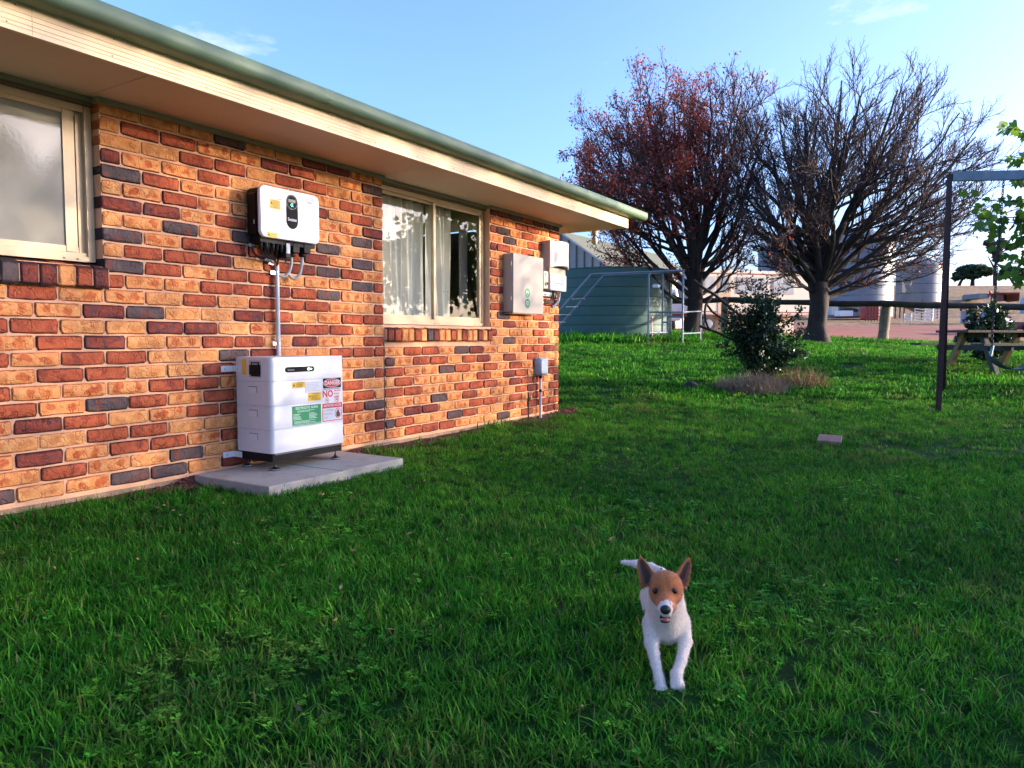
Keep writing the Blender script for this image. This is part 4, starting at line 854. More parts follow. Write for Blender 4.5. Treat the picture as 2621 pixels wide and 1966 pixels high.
# garden soil strip along the wall, with bark chips
M_soil = mat('garden_soil', (.13, .045, .03), .95, .35, 20, 1.0, 60, dirt=(.06, .022, .016), dscale=14, dlo=.45, dhi=.65)
soil_h = lambda x: .012 + .045 * math.exp(-((x + 1.72) / .16) ** 2) + .03 * math.exp(-((x + .45) / .2) ** 2) + .03 * max(0, min(1, x - 1.2))
V = []; F = []; nx = 70
for i in range(nx):
    x = -3.2 + 6.5 * i / (nx - 1); w = .10 + .05 * math.sin(x * 3.1) + .03 * math.sin(x * 11 + 1)
    if -1.9 < x < -.35: w += .02
    if .0 < x < 1.3: w += .05
    for j in range(5):
        t = j / 4; y = .02 - (w + .02) * t; z = gz((x, y, 0)) + soil_h(x) * (1 - t) ** 1.5 * (.7 + .3 * math.sin(x * 17)) + (-.004 if j == 4 else .006); V.append((x, y, z))
for i in range(nx - 1):
    for j in range(4): F.append((i * 5 + j, i * 5 + j + 1, i * 5 + j + 6, i * 5 + j + 5))
o = np_mesh('garden_bed', V, F, M_soil, None, 180); o['kind'] = 'structure'
M_chip = mat('bark_chip', (.16, .045, .03), .9, .4, 40)
q = MB(); rc = random.Random(5)
for i in range(900):
    x = rc.choice((rc.uniform(-2.35, -1.55), rc.uniform(-.75, .5), rc.uniform(-.7, 1.4), rc.uniform(2.9, 3.4), rc.uniform(-3, 3))); y = -rc.uniform(.005, .15) - (.03 if -.5 < x < 1 else 0)
    if -1.8 < x < -.62: continue
    s = rc.uniform(.004, .013); a = Vector((rc.uniform(-1, 1), rc.uniform(-1, 1), rc.uniform(-.6, .6))).normalized(); bb = a.orthogonal().normalized(); cc_ = a.cross(bb)
    q.obox((x, y, gz((x, y, 0)) + soil_h(x) * max(0, 1 + y / .16) ** 1.5 + rc.uniform(0, .010)), (a, bb, cc_), (s, s * .6, s * .35))
o = q.build('bark_mulch', M_chip); tag(o, 'dark red bark chips scattered along the foot of the brick wall', 'mulch', kind='stuff')

# ------------------------------------------------------------------ yard things
M_galv = mat('galvanised_pipe', (.15, .19, .24), .6, .12, 9, metal=.2)
def frame_thing():
    k = thing('climbing_frame', 'galvanised pipe monkey bar frame with slanted ladder before the tank', 'climbing frame', on_ground(17.4, 3.6))
    d1, d2 = 17.4, 18.2; r_ = .024
    def bar(name, *P, r=r_):
        q = MB(); q.tube(P, r, 8); return q.build(name, M_galv, k, 60)
    gnd = lambda x, d: on_ground(d, (x - 1310.5) / FPX * d * 1.0, -.05)
    def post(x, ytop, d): 
        t = at(x, ytop, d); g = on_ground(*todr(t), -.05); return bar('post', t, g)
    post(1661, 700, d1); post(1697, 698, d2); post(1709, 800, d2 + .1); post(1749, 692, d1); post(1793, 797, d1 + .4)
    top = [at(1752, 692, d1), at(1513, 702, d1)]; bar('top_rail', *top); bar('top_rail', at(1697, 698, d2), at(1545, 705, d2))
    bar('cross_rail', at(1749, 693, d1), at(1697, 698, d2)); bar('cross_rail', at(1661, 700, d1), at(1697, 698, d2))
    for x in (1560, 1610, 1640): pass
    bar('ladder_rail', at(1513, 702, d1), at(1430, 795, d1), at(1385, 845, d1)); bar('ladder_rail', at(1545, 705, d2), at(1470, 790, d2), at(1425, 842, d2), at(1400, 870, d2))
    for a, bq, y in ((1464, 1497, 766), (1448, 1480, 786), (1422, 1462, 806), (1418, 1447, 825)): bar('rung', at(a, y, d1), at(bq, y - .5, d2), r=.018)
    for x0, y0, da, x1, y1, db in ((1663, 799, d1, 1747, 799, d1), (1711, 811, d2, 1747, 811, d1), (1749, 799, d1, 1793, 797, d1 + .4), (1747, 854, d1, 1792, 852, d1 + .4), (1661, 852, d1, 1709, 851, d2), (1693, 825, d2, 1709, 825, d2)): bar('side_rail', at(x0, y0, da), at(x1, y1, db), r=.020)
    q = MB(); q.box(*sum([sorted((float(a), float(b2))) for a, b2 in zip(at(1670, 729, d1 + .3), at(1690, 736, d1 + .35))], [])); q.build('number_plate', M_paper, k)
    q = MB(); q.tube([at(1669, 812, d1 + .3), at(1668, 838, d1 + .3), at(1670, 865, d1 + .3)], .016, 6); o = q.build('garden_stake', mat('pink_plastic', (.62, .22, .20), .6), None, 60); tag(o, 'pink plastic stake standing in the grass inside the pipe frame', 'stake')
frame_thing()
# water tank ---------------------------------------------------------------
M_tank = mat('green_tank', (.050, .115, .100), .5, .05, .8, spec=.2, dirt=(.075, .135, .115), dscale=1.2)
tk = thing('water_tank', 'round green ribbed steel water tank behind the pipe frame', 'water tank', on_ground(20.3, 2.72))
tb = tk.location; prof = []; R_ = 1.68; z0, z1 = float(tb[2]) - .15, 2.64; nrib = 8
for i in range(nrib):
    za = (z1 - z0) * i / nrib; zb_ = (z1 - z0) * (i + 1) / nrib
    for t, rr in ((.0, -.016), (.035, .0), (.5, .006), (.965, .0), (.985, -.016)): prof.append((R_ + rr, za + (zb_ - za) * t))
q = MB(); q.lathe(prof, (tb[0], tb[1], z0), 72); q.build('barrel', M_tank, tk, 14)
q = MB(); q.lathe([(R_ + .012, 0), (R_ + .012, .025), (R_ * .5, .07), (.3, .09)], (tb[0], tb[1], z1), 72); q.build('lid', M_tank, tk, 30)
fc = CAM + FH * 18.4 + RH * 3.5; q = MB(); sg = at(1681, 732, 18.9); 
q = MB(); dv = np.array([sg[0] - tb[0], sg[1] - tb[1], 0]); dv /= np.linalg.norm(dv); ce = np.array([tb[0], tb[1], sg[2]]) + dv * (R_ + .025); q.obox(ce, (np.cross(dv, (0, 0, 1)), dv, (0, 0, 1)), (.10, .004, .05)); q.build('plate', M_paper, tk)

# post and rail fence --------------------------------------------------------
M_log = mat('weathered_log', (.045, .036, .032), .9, .3, 6, .7, 30); M_post = mat('split_post', (.23, .17, .12), .9, .3, 5, .8, 25, dirt=(.10, .075, .06), dscale=6)
fen = thing('rail_fence', 'old post and rail fence with one thick dark rail across the yard', 'fence', on_ground(20.6, 10.4))
FP = [(24.6, 3.0), (22.6, 6.6), (20.6, 10.47), (18.9, 15.2), (17.2, 20.0), (15.6, 24.8)]
tops = []
for i, (d, r) in enumerate(FP):
    g = on_ground(d, r); top = g + np.array([0, 0, 1.14 if i != 2 else 1.12]); lean = np.array([.05, -.02, 0]) if i == 2 else np.zeros(3)
    q = MB(); hts = np.linspace(-.15, 1, 7); P = [g + (top + lean * 3 - g) * h_ for h_ in hts]
    q.tube(P, [.15 - .02 * h_ + .008 * math.sin(9 * h_ + i) for h_ in hts], 9); q.build('post', M_post, fen, 50); tops.append(top)
for i in range(len(FP) - 1):
    a, b2 = tops[i] + np.array([0, 0, .0]), tops[i + 1]
    P = [a + (b2 - a) * t + np.array([0, 0, -.03 * math.sin(math.pi * t) + .01 * math.sin(13 * t + i) - .02]) for t in np.linspace(-.02, 1.02, 12)]
    q = MB(); q.tube(P, [.085 + .008 * math.sin(11 * t) for t in np.linspace(0, 1, 12)], 9); q.build('rail', M_log, fen, 50)

# swing ----------------------------------------------------------------------
M_rust = mat('rusty_brown_steel', (.035, .015, .013), .6, .3, 8, dirt=(.06, .025, .018), dscale=9, spec=.2); M_beam = mat('blue_grey_steel', (.16, .21, .25), .5, .2, 5, .3, 30, dirt=(.28, .30, .30), dscale=7)
sw = thing('swing', 'tall swing stand with brown steel legs and a blue grey beam', 'swing', on_ground(9.2, 5.6))
P0 = at(2401, 1064, 8.65); P0 = on_ground(*todr(P0), -.03); T0 = at(2431, 446, 9.4); P1 = on_ground(*todr(at(2414, 994, 10.3)), -.03)
def sqbar(a, b2, w, name, mt_, par, side=None):
    a, b2 = np.array(a), np.array(b2); ax = b2 - a; L_ = np.linalg.norm(ax); ax /= L_; s_ = np.array(side if side is not None else RH, float); s_ -= ax * np.dot(s_, ax); s_ /= np.linalg.norm(s_); t_ = np.cross(ax, s_)
    q = MB(); q.obox((a + b2) / 2, (s_, t_, ax), (w / 2, w / 2, L_ / 2)); return q.build(name, mt_, par)
sqbar(P0, T0, .046, 'leg', M_rust, sw); sqbar(P1, T0 - np.array([0, 0, .12]), .046, 'leg', M_rust, sw)
bdir = RH * 1.0 - FH * .10; bdir /= np.linalg.norm(bdir); B0 = T0 + bdir * .03 + np.array([0, 0, -.03]); B1 = B0 + bdir * 3.4
q = MB(); ax = bdir; q.obox((B0 + B1) / 2, (ax, np.cross((0, 0, 1), ax), (0, 0, 1)), (1.7, .03, .058)); q.build('beam', M_beam, sw)
for o_ in (.3, .85): pass
T1 = B1 + np.array([0, 0, .03]); E0 = on_ground(*todr(T1 - FH * .85)); E1 = on_ground(*todr(T1 + FH * .85)); sqbar(E0, T1, .058, 'leg', M_rust, sw); sqbar(E1, T1 - np.array([0, 0, .12]), .055, 'leg', M_rust, sw)
st = thing('hanging_strap', 'swing chain with a sagging dark strap seat hanging from the blue beam', 'swing seat', on_ground(9.2, 6.3))
M_chain = mat('dark_chain', (.035, .03, .03), .5, .3, 20, metal=.5)
ca = at(2569, 463, 9.3); cb = at(2541, 830, 9.0); cc_ = at(2538, 905, 8.95); pts = [ca + (cb - ca) * t for t in np.linspace(0, 1, 64)] + [cb + (cc_ - cb) * t for t in np.linspace(.08, 1, 11)]
link = MB(); ax = (cb - ca) / np.linalg.norm(cb - ca); a = np.linspace(0, 2 * math.pi, 9)
for i in range(len(pts) - 1):
    c0 = (pts[i] + pts[i + 1]) / 2; s_ = RH if i % 2 else FH; hl = np.linalg.norm(pts[1] - pts[0]) * .68
    link.tube([c0 + ax * hl * math.cos(t) + s_ * .014 * math.sin(t) for t in a], .0055, 5, False)
link.build('chain', M_chain, st, 60)['kind'] = 'stuff'
q = MB(); q.tube([at(2541, 885, 8.97), at(2535, 912, 8.93)], .017, 8); q.build('grip_sleeve', mat('teal_plastic', (.10, .30, .28), .5), st, 60)
pp = [at(2538, 912, 8.9), at(2546, 924, 8.85), at(2562, 936, 8.8), at(2585, 944, 8.75), at(2605, 944, 8.72), at(2625, 937, 8.7), at(2650, 912, 8.7)]
for i in range(2): pp = [pp[0]] + [x for a_, b2 in zip(pp[:-1], pp[1:]) for x in (a_ * .75 + b2 * .25, a_ * .25 + b2 * .75)] + [pp[-1]]
q = MB(); V = []; 
for x in pp: V += [x + FH * .07, x - FH * .07, x - FH * .07 + np.array([0, 0, -.012]), x + FH * .07 + np.array([0, 0, -.012])]
F = []
for i in range(len(pp) - 1):
    for j in range(4): F.append((4 * i + j, 4 * i + (j + 1) % 4, 4 * i + 4 + (j + 1) % 4, 4 * i + 4 + j))
q.add(V, F); q.build('strap', mat('dark_strap', (.03, .055, .05), .45), st, 60)
dz_ = (B0 + B1)[2] / 2 - .05
e_ = pp[-1]; f_ = e_ + (ca - pp[0]) * .0; up_ = np.array([e_[0], e_[1], dz_]) + bdir * .0
q = MB(); npt = 70; P = [e_ + (up_ - e_) * t for t in np.linspace(0, 1, npt)]
for i in range(npt - 1):
    c0 = (P[i] + P[i + 1]) / 2; s_ = RH if i % 2 else FH; hl = np.linalg.norm(P[1] - P[0]) * .68
    q.tube([c0 + np.array([0, 0, 1]) * hl * math.cos(t) + s_ * .014 * math.sin(t) for t in a], .0055, 5, False)
q.build('chain', M_chain, st, 60)['kind'] = 'stuff'

# picnic table ------------------------------------------------------------------
M_tim = mat('shaded_grey_timber', (.050, .048, .045), .75, .25, 7, .4, 40); M_timy = mat('sunlit_timber', (.26, .165, .065), .7, .2, 7)  # grey darkened for the leafy tree's shade; yellow tone painted as sunlight
tl = at(2470, 848, 12.0); pt = thing('picnic_table', 'weathered timber picnic table with attached benches under the leafy tree', 'table', on_ground(*todr(tl + RH * .9)))
td = RH * .985 + FH * .17; td /= np.linalg.norm(td); tn = np.cross((0, 0, 1), td); Zt = tl[2]; Zb = at(2440, 882, 11.6)[2]; gp_ = pt.location[2]
for i in range(5):
    q = MB(); q.obox(np.array([tl[0], tl[1], Zt]) + td * .95 + tn * (.145 * i), (td, tn, (0, 0, 1)), (.95, .068, .019)); q.build('top_board', M_tim, pt)
for s_ in (-.40, .98):
    for k in range(2):
        q = MB(); q.obox(np.array([tl[0], tl[1], Zb]) + td * .93 + tn * (s_ + .14 * k - .07), (td, tn, (0, 0, 1)), (1.05, .066, .019)); q.build('bench_board', M_tim, pt)
for u_ in (.42, 1.48):
    b0 = np.array([tl[0], tl[1], 0]) + td * u_
    for s_ in (-1, 1):
        c0 = b0 + tn * (.29 + s_ * .18); c1 = b0 + tn * (.29 + s_ * .52); gz_ = gz(c1) - .03
        sqbar((c0[0], c0[1], Zt - .02), (c1[0], c1[1], gz_), .085, 'leg', M_timy if s_ > 0 else M_tim, pt, td)  # far legs take the colour painted as sunlight
    q = MB(); q.obox((b0[0] + tn[0] * .29, b0[1] + tn[1] * .29, Zb - .06), (tn, td, (0, 0, 1)), (.80, .02, .045)); q.build('bench_bearer', M_tim, pt)
    q = MB(); q.obox((b0[0] + tn[0] * .29, b0[1] + tn[1] * .29, Zt - .06), (tn, td, (0, 0, 1)), (.34, .02, .04)); q.build('top_bearer', M_tim, pt)

# little things on the lawn ---------------------------------------------------------
c0 = on_ground(10.45, (1769 - 1310.5) / FPX * 10.45); k = thing('cap', 'black cap lying on the lawn left of the bush', 'cap', c0)
q = MB(); q.lathe([(.10, 0), (.102, .03), (.09, .075), (.06, .105), (.02, .118), (.004, .119)], c0, 18); q.build('crown', mat('black_cloth', (.012, .012, .014), .8), k, 60)
q = MB(); aa = np.linspace(-1.0, 1.0, 11) + math.atan2((-RH)[1], (-RH)[0]); V = [(c0[0] + .098 * math.cos(t), c0[1] + .098 * math.sin(t), c0[2] + .02) for t in aa] + [(c0[0] + (.098 + .09 * math.cos((t - aa[5]) * 1.3)) * math.cos(t), c0[1] + (.098 + .09 * math.cos((t - aa[5]) * 1.3)) * math.sin(t), c0[2] + .012) for t in aa]
F = [(i, i + 1, 12 + i, 11 + i) for i in range(10)]; q.add(V + [(x, y, z - .006) for x, y, z in V], F + [tuple(v + 22 for v in f_)[::-1] for f_ in F]); q.build('brim', bpy.data.materials['black_cloth'], k)
c0 = on_ground(6.2, 2.72, .030); q = MB(); u_ = RH * .93 - FH * .36; u_ /= np.linalg.norm(u_); w_ = np.cross((0, 0, 1), u_)
q.prism([(-.10, -.085), (.09, -.10), (.105, .08), (-.08, .09)], 0, .028, .006, frame=(c0 + np.array([0, 0, .022]), u_, np.cross(u_, w_ * .98 + np.array([0, 0, .20])) * -1.0, w_ * .98 + np.array([0, 0, .20]))); o = q.build('stone_slab', mat('pinkish_stone', (.32, .17, .125), .85, .15, 9, .4, 50)); tag(o, 'flat pinkish paving stone lying in the grass beyond the dog', 'paving stone')
# ------------------------------------------------------------------ farmyard beyond the fence
M_zinc = mat('corrugated_zinc', (.17, .19, .22), .5, .08, 1.5, metal=.3, dirt=(.14, .145, .155), dscale=2)
M_zincd = mat('zinc_roof', (.17, .185, .21), .5, .08, 1.5, metal=.3)
M_rusty = mat('rust', (.17, .055, .035), .85, .3, 6)
def silo(px, d, hw, y_eave, y_base, y_peak, nr, label, legs):
    r_ = (px - 1310.5) / FPX * d; R_ = hw / FPX * d; g = on_ground(d, r_); Z = lambda y_: float(at(px, y_, d)[2])
    k = thing('silo', label, 'silo', g, 'grain silos beyond the yard'); ze, zb_, zp = Z(y_eave), Z(y_base), Z(y_peak); prof = []
    for i in range(nr):
        za = (ze - zb_) * i / nr; zc = (ze - zb_) * (i + 1) / nr
        prof += [(R_ - .03, za), (R_, za + .03), (R_ + .004, (za + zc) / 2), (R_, zc - .03)]
    q = MB(); q.lathe(prof, (g[0], g[1], zb_), 40); q.build('barrel', M_zinc, k, 14)
    q = MB(); n_ = 24; aa = np.arange(n_) * 2 * math.pi / n_; 
    q.lathe([(R_ + .10, 0), (R_ + .10, .03), (.30, zp - ze - .10), (.28, zp - ze), (.05, zp - ze + .03)], (g[0], g[1], ze), 24); q.build('cone_roof', M_zincd, k, 20)
    if legs:
        q = MB(); q.lathe([(.2, -(zb_ - g[2]) * .62), (R_ * .96, 0)], (g[0], g[1], zb_), 28); q.build('hopper', M_zincd, k, 40)
        for i in range(8):
            a = i * math.pi / 4 + .2; p_ = np.array([g[0] + R_ * .97 * math.cos(a), g[1] + R_ * .97 * math.sin(a), 0]); q = MB(); q.tube([p_ + (0, 0, zb_ + .3), p_ + (0, 0, gz(p_) - .1)], .06, 6); q.build('leg', M_rusty, k)
    return k, R_, g
k, R_, g = silo(2196, 58, 76, 628, 812, 575, 7, 'tall zinc silo half hidden behind the bare tree', False)
k, R_, g = silo(2346, 62, 54, 683, 776, 657, 4, 'small zinc silo on steel legs with a sunlit cream patch on its side', True)
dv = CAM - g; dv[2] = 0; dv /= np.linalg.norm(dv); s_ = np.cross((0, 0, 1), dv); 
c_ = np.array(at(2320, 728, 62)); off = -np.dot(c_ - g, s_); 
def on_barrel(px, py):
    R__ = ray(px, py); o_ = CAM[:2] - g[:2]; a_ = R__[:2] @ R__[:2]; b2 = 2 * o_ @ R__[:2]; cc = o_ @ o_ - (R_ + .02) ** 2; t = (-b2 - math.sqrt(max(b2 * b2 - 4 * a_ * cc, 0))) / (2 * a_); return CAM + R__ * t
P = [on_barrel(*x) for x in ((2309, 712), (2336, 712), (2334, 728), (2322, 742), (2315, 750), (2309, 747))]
q = MB(); q.add([p_ for p_ in P] + [p_ - dv * .02 for p_ in P], [tuple(range(6))[::-1], tuple(range(6, 12))] + [(i, (i + 1) % 6, 6 + (i + 1) % 6, 6 + i) for i in range(6)]); o = q.build('sunlit_patch', mat('sunlit_cream', (.70, .54, .36), .6, .15, 2), k)  # thin cream piece standing in for a patch of sunlight on the barrel
silo(2010, 66, 72, 640, 815, 597, 8, 'silo behind the caravan and the trunk of the bare tree', False)
# caravan ------------------------------------------------------------------------
M_car = mat('caravan_cream', (.58, .52, .42), .4, .04, .8); M_maroon = mat('maroon_stripe', (.25, .06, .045), .5); M_win = mat('caravan_window', (.20, .24, .28), .12); M_tyre = mat('tyre', (.02, .02, .02), .8)
cl = at(1786, 800, 31.5); cr_ = at(2105, 800, 33.0); ax = cr_ - cl; ax[2] = 0; L_ = np.linalg.norm(ax); ax /= L_; nr_ = np.cross(ax, (0, 0, 1)); 
if np.dot(nr_, CAM - cl) < 0: nr_ = -nr_
gm = (cl + cr_) / 2; car = thing('caravan', 'long cream caravan with a maroon roof stripe and curtained windows', 'caravan', (gm[0], gm[1], gz(gm)))
zt, zb_ = at(1790, 694, 31.5)[2], at(1790, 806, 31.5)[2]; O = np.array([cl[0], cl[1], 0.])
def cbox(u0, u1, z0, z1, w0, w1, name, mt_, par=None):
    q = MB(); c_ = O + ax * (u0 + u1) / 2 + nr_ * (w0 + w1) / 2 + np.array([0, 0, (z0 + z1) / 2]); q.obox(c_, (ax, nr_, (0, 0, 1)), ((u1 - u0) / 2, (w1 - w0) / 2, (z1 - z0) / 2)); return q.build(name, mt_, par or car)
H_ = zt - zb_
prof = [(0, zb_ + .15), (.25, zb_), (L_ - .1, zb_), (L_, zb_ + .1), (L_, zt - .1), (L_ - .3, zt), (.35, zt), (.05, zt - .35)]
q = MB(); q.prism(prof, 0, 2.2, frame=(O, ax, -nr_, (0, 0, 1))); q.build('body', M_car, car)
cbox(.3, L_ - .3, zt, zt + .10, -2.0, -.2, 'roof_rail', M_car); cbox(.15, L_ - .15, zt - .10, zt - .05, 0, .015, 'stripe', M_maroon); cbox(.05, L_ - .05, zb_ + .12, zb_ + .17, 0, .015, 'stripe', M_maroon); cbox(.03, L_ - .03, zb_ + .02, zb_ + .05, 0, .012, 'stripe', M_maroon)
for u0, u1 in ((.25, .80), (1.85, 3.25), (3.6, 4.7)):
    if u1 < L_:
        f_ = cbox(u0, u1, zb_ + .50 * H_, zt - .20, .0, .025, 'window', mat('window_rim', (.42, .37, .29), .4)); 
        n3 = 2 if u1 - u0 > .9 else 1
        for i in range(n3): cbox(u0 + .05 + i * (u1 - u0 - .05) / n3, u0 + (i + 1) * (u1 - u0 - .05) / n3, zb_ + .50 * H_ + .05, zt - .25, .0255, .032, 'pane', mat('curtained_pane', (.36, .37, .38), .2, .15, 4), f_)
dd = cbox(.95, 1.55, zb_ + .05, zt - .18, .0, .02, 'door', mat('door_cream', (.42, .31, .19), .5)); cbox(1.05, 1.45, zb_ + .55 * H_, zt - .25, .0205, .028, 'door_window', M_win, dd)
for u in (.45, L_ * .55):
    c_ = O + ax * u + nr_ * .02; g_ = gz(c_); q = MB(); q.lathe([(.10, -.10), (.34, -.10), (.36, -.06), (.36, .06), (.34, .10), (.10, .10)], (c_[0], c_[1], g_ + .34), 24, axis=nr_); w_ = q.build('wheel', M_tyre, car, 40); q = MB(); q.lathe([(.2, 0), (.18, .02), (.05, .03)], np.array([c_[0], c_[1], g_ + .34]) + nr_ * .10, 16, axis=nr_); q.build('rim', M_zinc, w_, 40)
for u in (.15, L_ - .3): cbox(u, u + .08, gz(O + ax * u) - .05, zb_ + .05, -.4, -.3, 'leg', M_rusty)
cbox(.8, L_ - .2, gz(gm) + .05, zb_ + .02, -1.9, -1.8, 'skirt', M_car)
# white utility truck, rear to us
tc = on_ground(26.0, (1722 - 1310.5) / FPX * 26); tr = thing('truck', 'white utility truck parked between the green tank and the leafy tree', 'truck', tc); u_ = RH; w_ = FH
def tbox(u0, u1, w0, w1, z0, z1, name, mt_, par=None):
    q = MB(); q.obox(tc + u_ * (u0 + u1) / 2 + w_ * (w0 + w1) / 2 + np.array([0, 0, (z0 + z1) / 2]), (u_, w_, (0, 0, 1)), ((u1 - u0) / 2, (w1 - w0) / 2, (z1 - z0) / 2)); return q.build(name, mt_, par or tr)
M_tw = mat('truck_white', (.72, .74, .76), .3)
tbox(-.9, .9, 0, 2.4, .62, .74, 'tray', M_rusty); tbox(-.9, .9, 0, .04, .74, 1.10, 'tailgate', M_tw); tbox(-.9, -.86, .04, 2.4, .74, 1.10, 'side_board', M_tw); tbox(.86, .9, .04, 2.4, .74, 1.10, 'side_board', M_tw)
q = MB(); q.prism([(-.82, .55), (.82, .55), (.82, 1.15), (.68, 1.78), (-.68, 1.78), (-.82, 1.15)], 2.45, 4.2, .08, frame=(tc, u_, w_, (0, 0, 1))); cb_ = q.build('cab', M_tw, tr, 40)
tbox(-.58, .58, 2.40, 2.449, 1.18, 1.62, 'rear_window', M_win, cb_)
for u in (-.72, .72):
    for w in (.8, 3.6):
        q = MB(); c_ = tc + u_ * u + w_ * w + np.array([0, 0, .34]); q.lathe([(.1, -.1), (.32, -.1), (.34, -.05), (.34, .05), (.32, .1), (.1, .1)], c_, 20, axis=u_); q.build('wheel', M_tyre, tr, 40)
    tbox(u - .1, u + .1, -.02, -.001, .64, .73, 'tail_light', mat('tail_light_red', (.3, .01, .01), .3))
tbox(-.25, .25, -.025, -.001, .48, .60, 'number_plate', M_paper)
# farm shed -----------------------------------------------------------------------
M_shw = mat('shed_wall', (.30, .32, .29), .55, .08, 1.2); M_shr = mat('shed_roof', (.24, .235, .16), .5, .08, 1.0)
a_ = RH * .565 + FH * .825; pn = RH * .825 - FH * .565; L0 = dr(31.0, 2.0); L0[2] = 0; sh = thing('farm_shed', 'large farm shed with cream corrugated roof behind the green tank', 'shed', on_ground(34, 3.2)); ZR, ZE, hs, Ls = 5.35, 3.95, 2.05, 10.5
def shp(u, w, z): return L0 + a_ * u + pn * w + np.array([0, 0, z])
def corr(P00, P10, P01, n_, amp, name, mt_, par):       # corrugated sheet: u from P00 to P10, ribs running towards P01
    P00, P10, P01 = map(np.array, (P00, P10, P01)); nn = np.cross(P10 - P00, P01 - P00); nn /= np.linalg.norm(nn); V = []; F = []
    for i in range(n_ + 1):
        t = i / n_; o_ = nn * amp * (1 if i % 2 else -1); V += [P00 + (P10 - P00) * t + o_, P01 + (P10 - P00) * t + o_]
    F = [(2 * i, 2 * i + 2, 2 * i + 3, 2 * i + 1) for i in range(n_)]; q = MB(); q.add(V, F); return q.build(name, mt_, par)
corr(shp(-.2, 0, ZR), shp(Ls + .2, 0, ZR), shp(-.2, hs + .25, ZE - .17), 120, .02, 'roof', M_shr, sh); corr(shp(-.2, 0, ZR), shp(Ls + .2, 0, ZR), shp(-.2, -6.2, ZE - .2), 120, .02, 'roof', M_shr, sh)
gs = gz(shp(3, 1, 0)) - .4
q = MB(); q.add([shp(0, -6, gs), shp(0, hs, gs), shp(0, hs, ZE), shp(0, 0, ZR - .05), shp(0, -6, ZE)], [(0, 1, 2, 3, 4)]); q.add([shp(Ls, -6, gs), shp(Ls, hs, gs), shp(Ls, hs, ZE), shp(Ls, 0, ZR - .05), shp(Ls, -6, ZE)], [(4, 3, 2, 1, 0)]); q.add([shp(0, -6, gs), shp(Ls, -6, gs), shp(Ls, -6, ZE), shp(0, -6, ZE)], [(0, 1, 2, 3)]); q.build('end_wall', M_shw, sh)
for i in range(22):
    w = -5.9 + i * (hs + 5.8) / 21; zt_ = ZR + (ZE - ZR) * (w / hs if w > 0 else w / -6) - .1; q = MB(); q.obox(shp(-.03, w, (gs + zt_) / 2), (a_, pn, (0, 0, 1)), (.02, .025, (zt_ - gs) / 2)); q.build('wall_rib', mat('shed_rib', (.10, .11, .10), .6) if i == 0 else bpy.data.materials['shed_rib'], sh)
for u0, u1 in ((0, 3.3), (6.2, Ls)): corr(shp(u0, hs, gs), shp(u1, hs, gs), shp(u0, hs, ZE), int((u1 - u0) * 9), .02, 'front_wall', M_shr, sh)
for w_off in (.02, hs + .27):
    pass
q = MB(); q.add([shp(-.22, hs + .3, ZE - .22), shp(-.22, 0, ZR - .02), shp(-.22, 0, ZR + .06), shp(-.22, hs + .3, ZE - .14)], [(0, 1, 2, 3)]); q.add([shp(-.26, hs + .3, ZE - .22), shp(-.26, 0, ZR - .02), shp(-.26, 0, ZR + .06), shp(-.26, hs + .3, ZE - .14)], [(3, 2, 1, 0)]); q.build('barge_board', mat('barge_grey', (.50, .52, .50), .5), sh)
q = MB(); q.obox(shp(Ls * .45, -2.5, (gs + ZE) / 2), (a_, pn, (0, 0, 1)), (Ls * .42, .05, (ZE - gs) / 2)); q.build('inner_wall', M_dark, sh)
q = MB(); q.tube([shp(-.35, -5.5, 3.2), shp(-.35, hs, 3.2), shp(1.5, hs + .4, 3.1)], .07, 8); q.build('downpipe', M_shr, sh, 60)
# odds and ends of the farmyard ------------------------------------------------------
def P2(px, d): return (px - 1310.5) / FPX * d
def face_box(px0, px1, y0, y1, d, depth, name, mt_, label, cat, ground=False):
    a = at(px0, y1, d); b2 = at(px1, y0, d); q = MB(); w = np.linalg.norm((b2 - a)[:2]); h_ = b2[2] - a[2]; c_ = (a + b2) / 2 + FH * depth / 2
    q.bbox(-w / 2, w / 2, -depth / 2, depth / 2, -h_ / 2, h_ / 2, min(w, h_) * .04); q.v = [tuple(c_ + RH * v[0] + FH * v[1] + np.array([0, 0, v[2]])) for v in q.v]; o = q.build(name, mt_); 
    if label: tag(o, label, cat)
    return o
def rods(name, segs, r_, mt_, par, n_=6):
    q = MB()
    for s in segs: q.tube(s, r_, n_)
    return q.build(name, mt_, par)
# red cage with white tank inside
d = 50; k = thing('cage_tank', 'red wire cage around a pale plastic tank beyond the red dirt', 'tank', on_ground(d, P2(2222, d)))
b0 = np.array(k.location); w, h_ = 1.0, at(2222, 781, d)[2] - k.location[2]; h_ = max(h_, .8)
q = MB(); q.bbox(-w / 2 + .05, w / 2 - .05, -.45, .45, .12, h_ - .05, .06); q.v = [tuple(b0 + RH * v[0] + FH * v[1] + np.array([0, 0, v[2]])) for v in q.v]; q.build('bladder', mat('red_plastic', (.34, .045, .035), .5), k, 40)
for i in range(6): rods('cage_bar', [[b0 + RH * (-w / 2 + w * i / 5) - FH * .47, b0 + RH * (-w / 2 + w * i / 5) - FH * .47 + np.array([0, 0, h_])]], .02, M_rusty, k)
for i in range(5): rods('cage_bar', [[b0 - RH * w / 2 - FH * .47 + np.array([0, 0, h_ * (i + .5) / 5]), b0 + RH * w / 2 - FH * .47 + np.array([0, 0, h_ * (i + .5) / 5])]], .02, M_rusty, k)
q = MB(); q.lathe([(.12, 0), (.14, .05), (.10, .12)], b0 + RH * .55 - FH * .6, 12); o = q.build('bucket', M_paper); tag(o, 'small white bucket beside the red cage', 'bucket')
face_box(2149, 2184, 795, 809, 50, .8, 'white_trough', M_paper, 'low white trough lying left of the red cage', 'trough')
